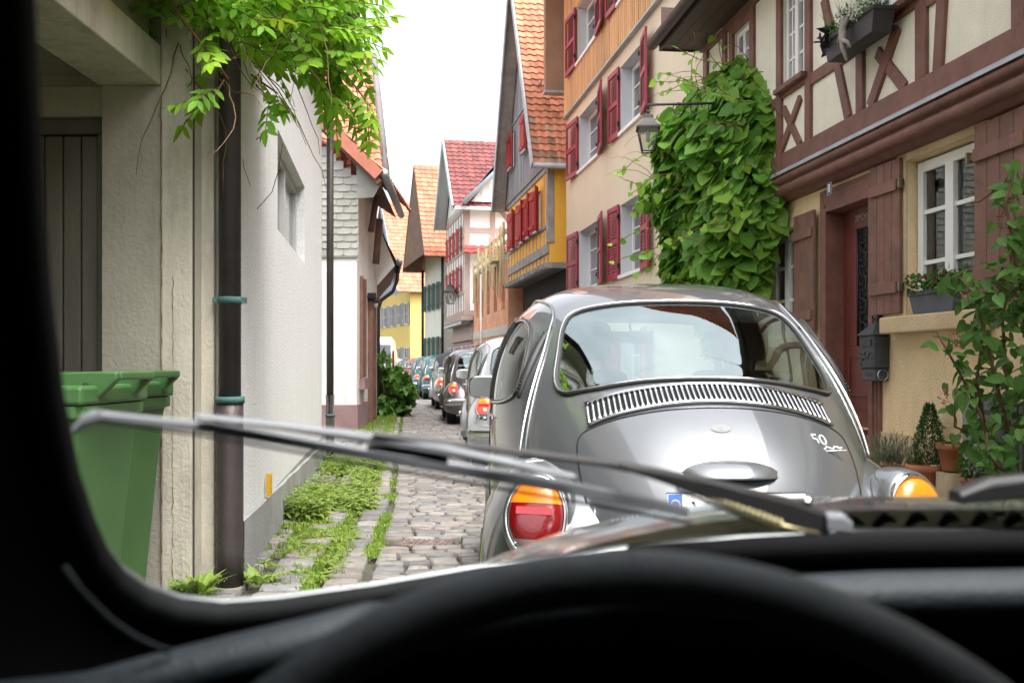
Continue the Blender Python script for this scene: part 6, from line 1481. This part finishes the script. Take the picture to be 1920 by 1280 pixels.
for i in range(7200):
    Yq = random.choice((random.uniform(5.0, 8.2), random.uniform(5.5, 12.5))); xw, xg = x_wall(Yq) + .03, x_gut(Yq) - .25
    u = random.random(); x = lerp(xw, xg + .12, u); dens = interp(Yq, [5, 6, 7.3, 8.5, 12], [.16, .32, .8, .95, .8]) * (1 if .25 < u < .8 or Yq > 7 else .55)
    if Yq < 7 and u < .3: dens *= .3
    if random.random() > dens or patchy(x, Yq) < -.55 + (.55 if Yq < 6.6 else 0) or patchy(x * 3, Yq * 2.6, 1.7) < -.9: continue
    r_ = random.random()
    if Yq > 7.2 and r_ < .30: plant(x, Yq, random.uniform(.05, .19) * (1.15 if u < .5 else .6), random.randint(5, 9))
    elif r_ < .55: tuft(x, Yq, random.uniform(.025, .06), random.randint(5, 10))
    elif r_ < .8: rosette(x, Yq, random.uniform(.04, .10), random.randint(5, 9), lambda: gtint((1.05, 1.0, .85), .4, .4))
    else: tuft(x, Yq, random.uniform(.015, .035), random.randint(6, 12))
for i in range(2600):                                      # the two green joints beside the gutter courses
    Yq = random.choice((random.uniform(4.8, 9), random.uniform(6, 26))); off = random.choice((0.0, 0.0, -.27)); x = x_gut(Yq) - .01 + off + random.gauss(0, .028)
    if math.sin(Yq * 2.1 + off * 9) + math.sin(Yq * 5.3) < -.1: continue
    tuft(x, Yq, random.uniform(.015, .045), random.randint(4, 9))
    if random.random() < .12: rosette(x, Yq, .05, 6, lambda: gtint((1, 1, .9), .4, .4))
for i in range(2400):                                      # sparse green between the setts
    Yq = random.uniform(5, 24); x = x_gut(Yq) + random.random() ** 1.7 * 2.2
    if patchy(x, Yq, .8) < .35: continue
    tuft(x, Yq, random.uniform(.012, .026), random.randint(4, 8))
for i in range(700):
    Yq = random.uniform(16.5, 24); x = lerp(x_wall(Yq), x_gut(Yq) - .1, random.random()); tuft(x, Yq, random.uniform(.04, .1), 8)
tag(mb.build('weeds', lf_weed), kind='stuff')
def dandelion(lab, x, y, s, n):
    global mb
    t = thing('dandelion', lab, 'plant', (x, y, 0)); mb = MB()
    for i in range(n):
        a = i * 2.4 + random.random() * .6; up = random.uniform(.5, 1.6); d = Vector((math.cos(a), math.sin(a), up)); L_ = s * random.uniform(.75, 1.2); n0 = Vector((-math.cos(a) * up, -math.sin(a) * up, 1)); c = gtint((1., 1., .9), .35, .3)
        side_ = d.normalized().cross(n0).normalized()
        for q in range(6): 
            p = d.normalized() * (L_ * (q + .6) / 6) + Vector((0, 0, -.35 * L_ * ((q + .6) / 6) ** 2)); hw_2 = L_ * (.05 + .10 * math.sin((q + 1) / 7 * 3.14))
            for sg in (1, -1): leaf(mb, p, side_ * sg + d.normalized() * -.15, n0, hw_2 * 1.5, hw_2 * .9, 'lance', c, .1, .2)
        leaf(mb, (0, 0, .0), d, n0, L_ * 1.0, L_ * .12, 'lance', c, .2, .35)
    mb.build('foliage', lf_weed, t)
dandelion('leafy dandelion at the foot of the garage pillar', -1.56, 4.95, .19, 16); dandelion('small dandelion growing against the foot of the thick downpipe', -1.33, 5.22, .16, 10)

def bush(name, lab, cat, loc, n, r, zc, leafm, size, kind='heart', base=(1, 1, 1), squash=1.2, wob=.35):
    global mb
    t = thing(name, lab, cat, loc); mb = MB(); lobs = [(rvec(), random.uniform(.55, 1.1)) for _ in range(16)]
    for i in range(n):
        c, rr2 = random.choice(lobs); v = Vector((c.x * r, c.y * r, zc + c.z * r * squash)) * 1.0 + rvec() * r * wob * random.random() ** .4
        if v.z < .03: v.z = random.uniform(.03, .4)
        s_ = random.uniform(.7, 1.2) * size; leaf(mb, v, rvec() + Vector((0, 0, -.5)), rvec() * .7 + Vector((-.1, -.5, .8)), s_, s_ * .75, kind, gtint(base, .5, .4))
    mb.build('foliage', leafm, t); st = MB()
    for i in range(9):
        c, _ = random.choice(lobs); st.tube([(random.uniform(-.1, .1), random.uniform(-.1, .1), 0), (c.x * r * .4, c.y * r * .4, zc * .6), (c.x * r, c.y * r, zc + c.z * r * squash)], [.014, .01, .004], 5)
    st.build('stem', stemm, t); return t
random.seed(17)
bush('bush', 'green broad-leaved bush growing against the brown plank door of the old house', 'bush', (-2.78, 22.3, 0), 1300, .40, .72, lf_bush, .15, squash=1.6, wob=.7)
# lilac at the edge of the picture
t = thing('lilac_shrub', 'tall loose shrub with faded pink flower heads beside the stone sill', 'shrub', (2.95, 6.0, 0)); random.seed(41)
mb = MB(); st = MB(); fl = MB()
def lilac(pts, n, spread, tipflower=False):
    v3 = [P(*q) - Vector((2.95, 6.0, 0)) for q in pts]; st.tube(v3, [.012 * (1 - .7 * i / len(v3)) for i in range(len(v3))], 6)
    for i in range(int(n * .6)):
        u = random.random() * (len(v3) - 1); a = v3[int(u)]; b = v3[min(len(v3) - 1, int(u) + 1)]; p = lerp(a, b, u - int(u)) + rvec() * spread * random.random() ** .5
        s_ = random.uniform(.06, .11); leaf(mb, p, rvec() + Vector((-.2, -.3, -.45)), rvec() * .6 + Vector((-.3, -.5, .8)), s_, s_ * .68, 'heart', gtint((1, 1, 1), .55, .35), .3)
lilac(((1900, 940, 5.9), (1890, 760, 5.9), (1880, 600, 5.8), (1900, 450, 5.7), (1910, 300, 5.6)), 190, .15)
lilac(((1880, 920, 5.8), (1840, 780, 5.7), (1800, 700, 5.7), (1755, 620, 5.7)), 45, .09); lilac(((1900, 850, 5.8), (1850, 640, 5.6), (1830, 560, 5.6), (1800, 520, 5.6)), 110, .12)
lilac(((1920, 900, 5.6), (1930, 700, 5.5), (1915, 560, 5.5), (1850, 520, 5.5)), 140, .14); lilac(((1930, 950, 6.2), (1870, 830, 6.2), (1790, 800, 6.2), (1790, 730, 6.2)), 30, .08)
lilac(((1960, 900, 5.8), (1960, 600, 5.8), (1950, 300, 5.8)), 160, .2); lilac(((1920, 560, 5.5), (1900, 470, 5.4), (1885, 380, 5.4), (1905, 300, 5.4)), 70, .09); lilac(((1900, 900, 5.6), (1850, 850, 5.6), (1850, 810, 5.6)), 40, .1); lilac(((1870, 910, 6), (1830, 720, 6), (1850, 580, 6)), 130, .13)
st.tube([P(*q) - Vector((2.95, 6.0, 0)) for q in ((1990, 420, 5.6), (1900, 345, 5.5), (1870, 352, 5.5), (1835, 378, 5.5), (1822, 380, 5.5))], [.016, .013, .010, .007, .004], 6, 0, (.8, .75, .7))
for (a, b, s_) in ((1888, 368, .05), (1905, 375, .05), (1880, 412, .05), (1790, 640, .04), (1770, 745, .04), (1880, 540, .05), (1810, 555, .04), (1905, 440, .04)):
    c = P(a, b, 5.5) - Vector((2.95, 6, 0))
    for i in range(34): v = rvec(); p = c + Vector((v.x * s_ * .6, v.y * s_ * .6, v.z * s_)); leaf(fl, p, rvec(), rvec(), .014, .011, 'oval', gtint((1, 1, 1), .5, .5))
mb.build('foliage', lf_dark, t); st.build('stem', stemm, t); fl.build('flower', mat('faded_pink', (.33, .12, .11), .8, tint=True, var=.3, vs=30), t)

# window box and herbs on the sill, flower box upstairs
terra = mat('terracotta', (.40, .15, .075), .8, var=.15, vs=6, bump=.002, dirt=.2)
so = ops_sill = (sl(1820) + sl(1735)) / 2
t = thing('window_box', 'weathered dark blue-grey window box with small dark red flowers on the stone sill', 'planter', onA(so, .05, 1.525), aA)
mb = MB()
def trough(mb, L, d, h, k=.86):
    a = [(-L * k, -d * k, 0), (L * k, -d * k, 0), (L * k, d * k, 0), (-L * k, d * k, 0)]; b = [(-L, -d, h), (L, -d, h), (L, d, h), (-L, d, h)]; c = [(-L - .012, -d - .012, h), (L + .012, -d - .012, h), (L + .012, d + .012, h), (-L - .012, d + .012, h)]; e = [(x, y, h + .03) for x, y, z in c]; f = [(x * .93, y * .85, h + .03) for x, y, z in b]; g_ = [(x * .93, y * .85, h - .02) for x, y, z in b]
    mb.grid([a, b, c, e, f, g_], closed_v=True, smooth=False); mb.add(a, [(3, 2, 1, 0)]); mb.add(g_, [(0, 1, 2, 3)], 1)
trough(mb, .30, .075, .13); mb.build('trough', [mat('blue_grey_trough', (.075, .085, .10), .6, var=.25, vs=8, dirt=.35), soil], t, bevel=.005)
mb = MB(); random.seed(3)
for i in range(520):
    x = random.uniform(-.31, .31); v = Vector((x, random.uniform(-.09, .12), .13 + random.random() ** .8 * .15)); s_ = random.uniform(.025, .045); leaf(mb, v, rvec() + Vector((0, .2, .4)), rvec() + Vector((0, .3, .6)), s_, s_ * .6, 'oval', gtint((.9, .8, .9), .5, .3))
mb.build('foliage', lf_bush, t); mb = MB()
for i in range(9):
    v = Vector((random.uniform(-.28, .28), random.uniform(0, .12), .2 + random.random() * .06))
    for q in range(7): leaf(mb, v, rvec(), rvec(), .022, .018, 'oval')
mb.build('flower', mat('deep_red_flower', (.22, .01, .03), .7), t)
t = thing('flower_box', 'dark upstairs flower box with white flowers, purple leaves and driftwood on the upper facade', 'planter', onA(su(1648), .33, 3.60), aA)
mb = MB(); trough(mb, .42, .085, .15, .9); mb.build('trough', [mat('dark_trough', (.03, .028, .028), .6, var=.2), soil], t, bevel=.006)
mb = MB(); pu = MB(); fl = MB(); random.seed(8)
for i in range(420): v = Vector((random.uniform(-.42, .3), random.uniform(-.08, .12), .14 + random.random() * .17)); leaf(mb, v, rvec() + Vector((0, .2, .3)), rvec(), .045, .018, 'lance', gtint((1, .9, 1.4), .4, .3))
for i in range(700): c = random.choice(((-.15, .05, .30), (-.3, .06, .28), (.05, .07, .24), (-.22, .1, .22))); v = Vector(c) + rvec() * .09 * random.random() ** .4; leaf(fl, v, rvec(), rvec() + Vector((0, .5, .5)), .016, .014, 'oval', gtint((1, 1, 1), .2, .1))
for i in range(40): v = Vector((random.uniform(.28, .46), random.uniform(0, .12), .10 + random.random() * .16)); leaf(pu, v, rvec() + Vector((.4, .3, -.5)), rvec() + Vector((0, .6, .4)), .10, .05, 'heart')
for i in range(26): v = Vector((random.uniform(.1, .45), random.uniform(-.05, .08), .15)); leaf(mb, v, rvec() * .4 + Vector((.1, .1, 1)), rvec(), random.uniform(.2, .34), .012, 'lance', gtint((1, .9, 1.2), .4, .3))
mb.build('foliage', lf_bush, t); fl.build('flower', mat('white_flower', (.72, .76, .66), .8, tint=True, var=.1), t); pu.build('purple_foliage', mat('purple_leaf', (.022, .010, .02), .5, var=.2), t)
mb = MB(); mb.tube([(.02, .10, .30), (0, .12, .2), (-.03, .14, .1), (-.02, .13, 0), (-.06, .12, -.12)], [.012, .022, .03, .024, .012], 7); mb.tube([(-.12, .11, .28), (-.06, .12, .18), (0, .13, .12), (.07, .13, .06)], [.01, .018, .02, .008], 7); mb.tube([(-.03, .14, .05), (-.12, .14, .0), (-.15, .13, -.05)], [.02, .014, .006], 6); mb.build('driftwood', mat('driftwood', (.30, .26, .22), .9, var=.3, vs=12, bump=.006), t)

def pot(mb, r, h, mtx=None): mb.lathe([(0, 0), (r * .68, 0), (r * .72, .01), (r * .96, h * .78), (r * 1.05, h * .78), (r * 1.08, h * .8), (r * 1.08, h), (r * .98, h), (r * .94, h * .9), (0, h * .88)], 32)
ledge = thing('stone_step', 'low worn stone step at the foot of the sand-coloured wall carrying the pots', 'step', (2.86, 7.2, 0), aA)
mb = MB(); mb.box(-1.1, .9, -.25, .22, -.03, .16); mb.build('slab', stone, ledge, bevel=.02)
def plantpot(nm, lab, cat, px, py, Yq, r, h):
    p = P(px, py, Yq); t = thing(nm, lab, cat, p); mb = MB(); pot(mb, r, h); mb.build('pot', terra, t); return t
p1 = P(1735, 935, 7.05)
t = plantpot('potted_conifer', 'terracotta pot with a small cone-shaped conifer by the wall', 'potted plant', 1735, 928, 7.05, .125, .22)
mb = MB(); random.seed(2)
for i in range(2600):
    u = random.random() ** 1.35; a = random.uniform(0, 6.28); rr3 = (.115 * (1 - u) ** .85 + .012) * (1 - abs(random.gauss(0, .18))) * (1 + .18 * math.sin(a * 5 + u * 14)); v = Vector((rr3 * math.cos(a) + .03, rr3 * math.sin(a), .22 + u * .42)); leaf(mb, v, Vector((math.cos(a), math.sin(a), .9)) + rvec() * .5, rvec(), .028, .008, 'lance', gtint((.95, 1.0, 1.1), .5, .3))
mb.build('foliage', leafmat('conifer_needle', (.05, .125, .03), .2), t)
mb = MB(); [mb.lathe([(0, .03), (.02, .025), (.03, .0)], 10, mtx=Matrix.Translation((.03 + .05 * i, -.08, .2))) for i in range(2)]; mb.build('pebble', white, t)
t = plantpot('potted_succulent', 'low terracotta pot standing on the sawn tree stump', 'potted plant', 1788, 882, 6.85, .105, .19)
mb = MB()
for i in range(240): a = random.uniform(0, 6.28); rr3 = random.random() * .11; leaf(mb, (rr3 * math.cos(a), rr3 * math.sin(a), .17), Vector((math.cos(a), math.sin(a), random.uniform(.2, 1.5))), Vector((0, 0, 1)), .045, .014, 'lance', gtint((1, 1, .9), .4, .3))
mb.build('foliage', lf_bush, t)
p = P(1788, 884, 6.85); t = thing('tree_stump', 'pale sawn tree stump used as a stand for a pot', 'stump', (p.x, p.y, 0)); mb = MB(); mb.lathe([(0, -.02), (.125, -.02), (.118, .2), (.112, p.z - .004), (0, p.z - .002)], 22); mb.build('trunk', mat('stump_wood', (.36, .28, .18), .9, var=.25, vs=6, stretch=(3, 3, .6), bump=.008, bs=20), t)
t = plantpot('potted_herb', 'terracotta pot of grey-green lavender next to the door', 'potted plant', 1668, 925, 7.3, .14, .2)
mb = MB()
for i in range(900):
    a = random.uniform(0, 6.28); l_ = random.random() ** .6 * .8; b = Vector((random.gauss(0, .07), random.gauss(0, .05), .2)); d = Vector((math.cos(a) * l_, math.sin(a) * l_, 1)); L_ = random.uniform(.06, .24); leaf(mb, b + d * L_ * random.random(), d, rvec(), .06, .007, 'lance', gtint((1.1, 1.0, 1.6), .5, .3))
mb.build('foliage', leafmat('lavender_leaf', (.16, .22, .09), .25), t)
t = plantpot('potted_flower', 'small pot of white flowering plant beside the stump under the shrub', 'potted plant', 1832, 935, 6.4, .10, .14)
mb = MB(); fl = MB()
for i in range(300): v = rvec() * .11 + Vector((0, 0, .2)); leaf(mb, v, rvec() + Vector((0, 0, .3)), rvec(), .04, .02, 'oval', gtint((1, 1, 1), .5, .3))
for i in range(120): v = rvec() * .09 + Vector((0, -.02, .25)); leaf(fl, v, rvec(), rvec(), .016, .014, 'oval')
mb.build('foliage', lf_bush, t); fl.build('flower', white, t)
t = thing('plank_screen', 'small grey weathered plank screen behind the shrub', 'plank screen', onA(sl(1905), .12, 0), aA); mb = MB()
for i in range(6): k = random.uniform(.7, 1.1); mb.box(-.35 + i * .12, -.25 + i * .12, 0, .03, 0, .95 + random.uniform(-.03, .03), 0, (k, k, k))
mb.build('plank', gboard, t, bevel=.004, seg=1)
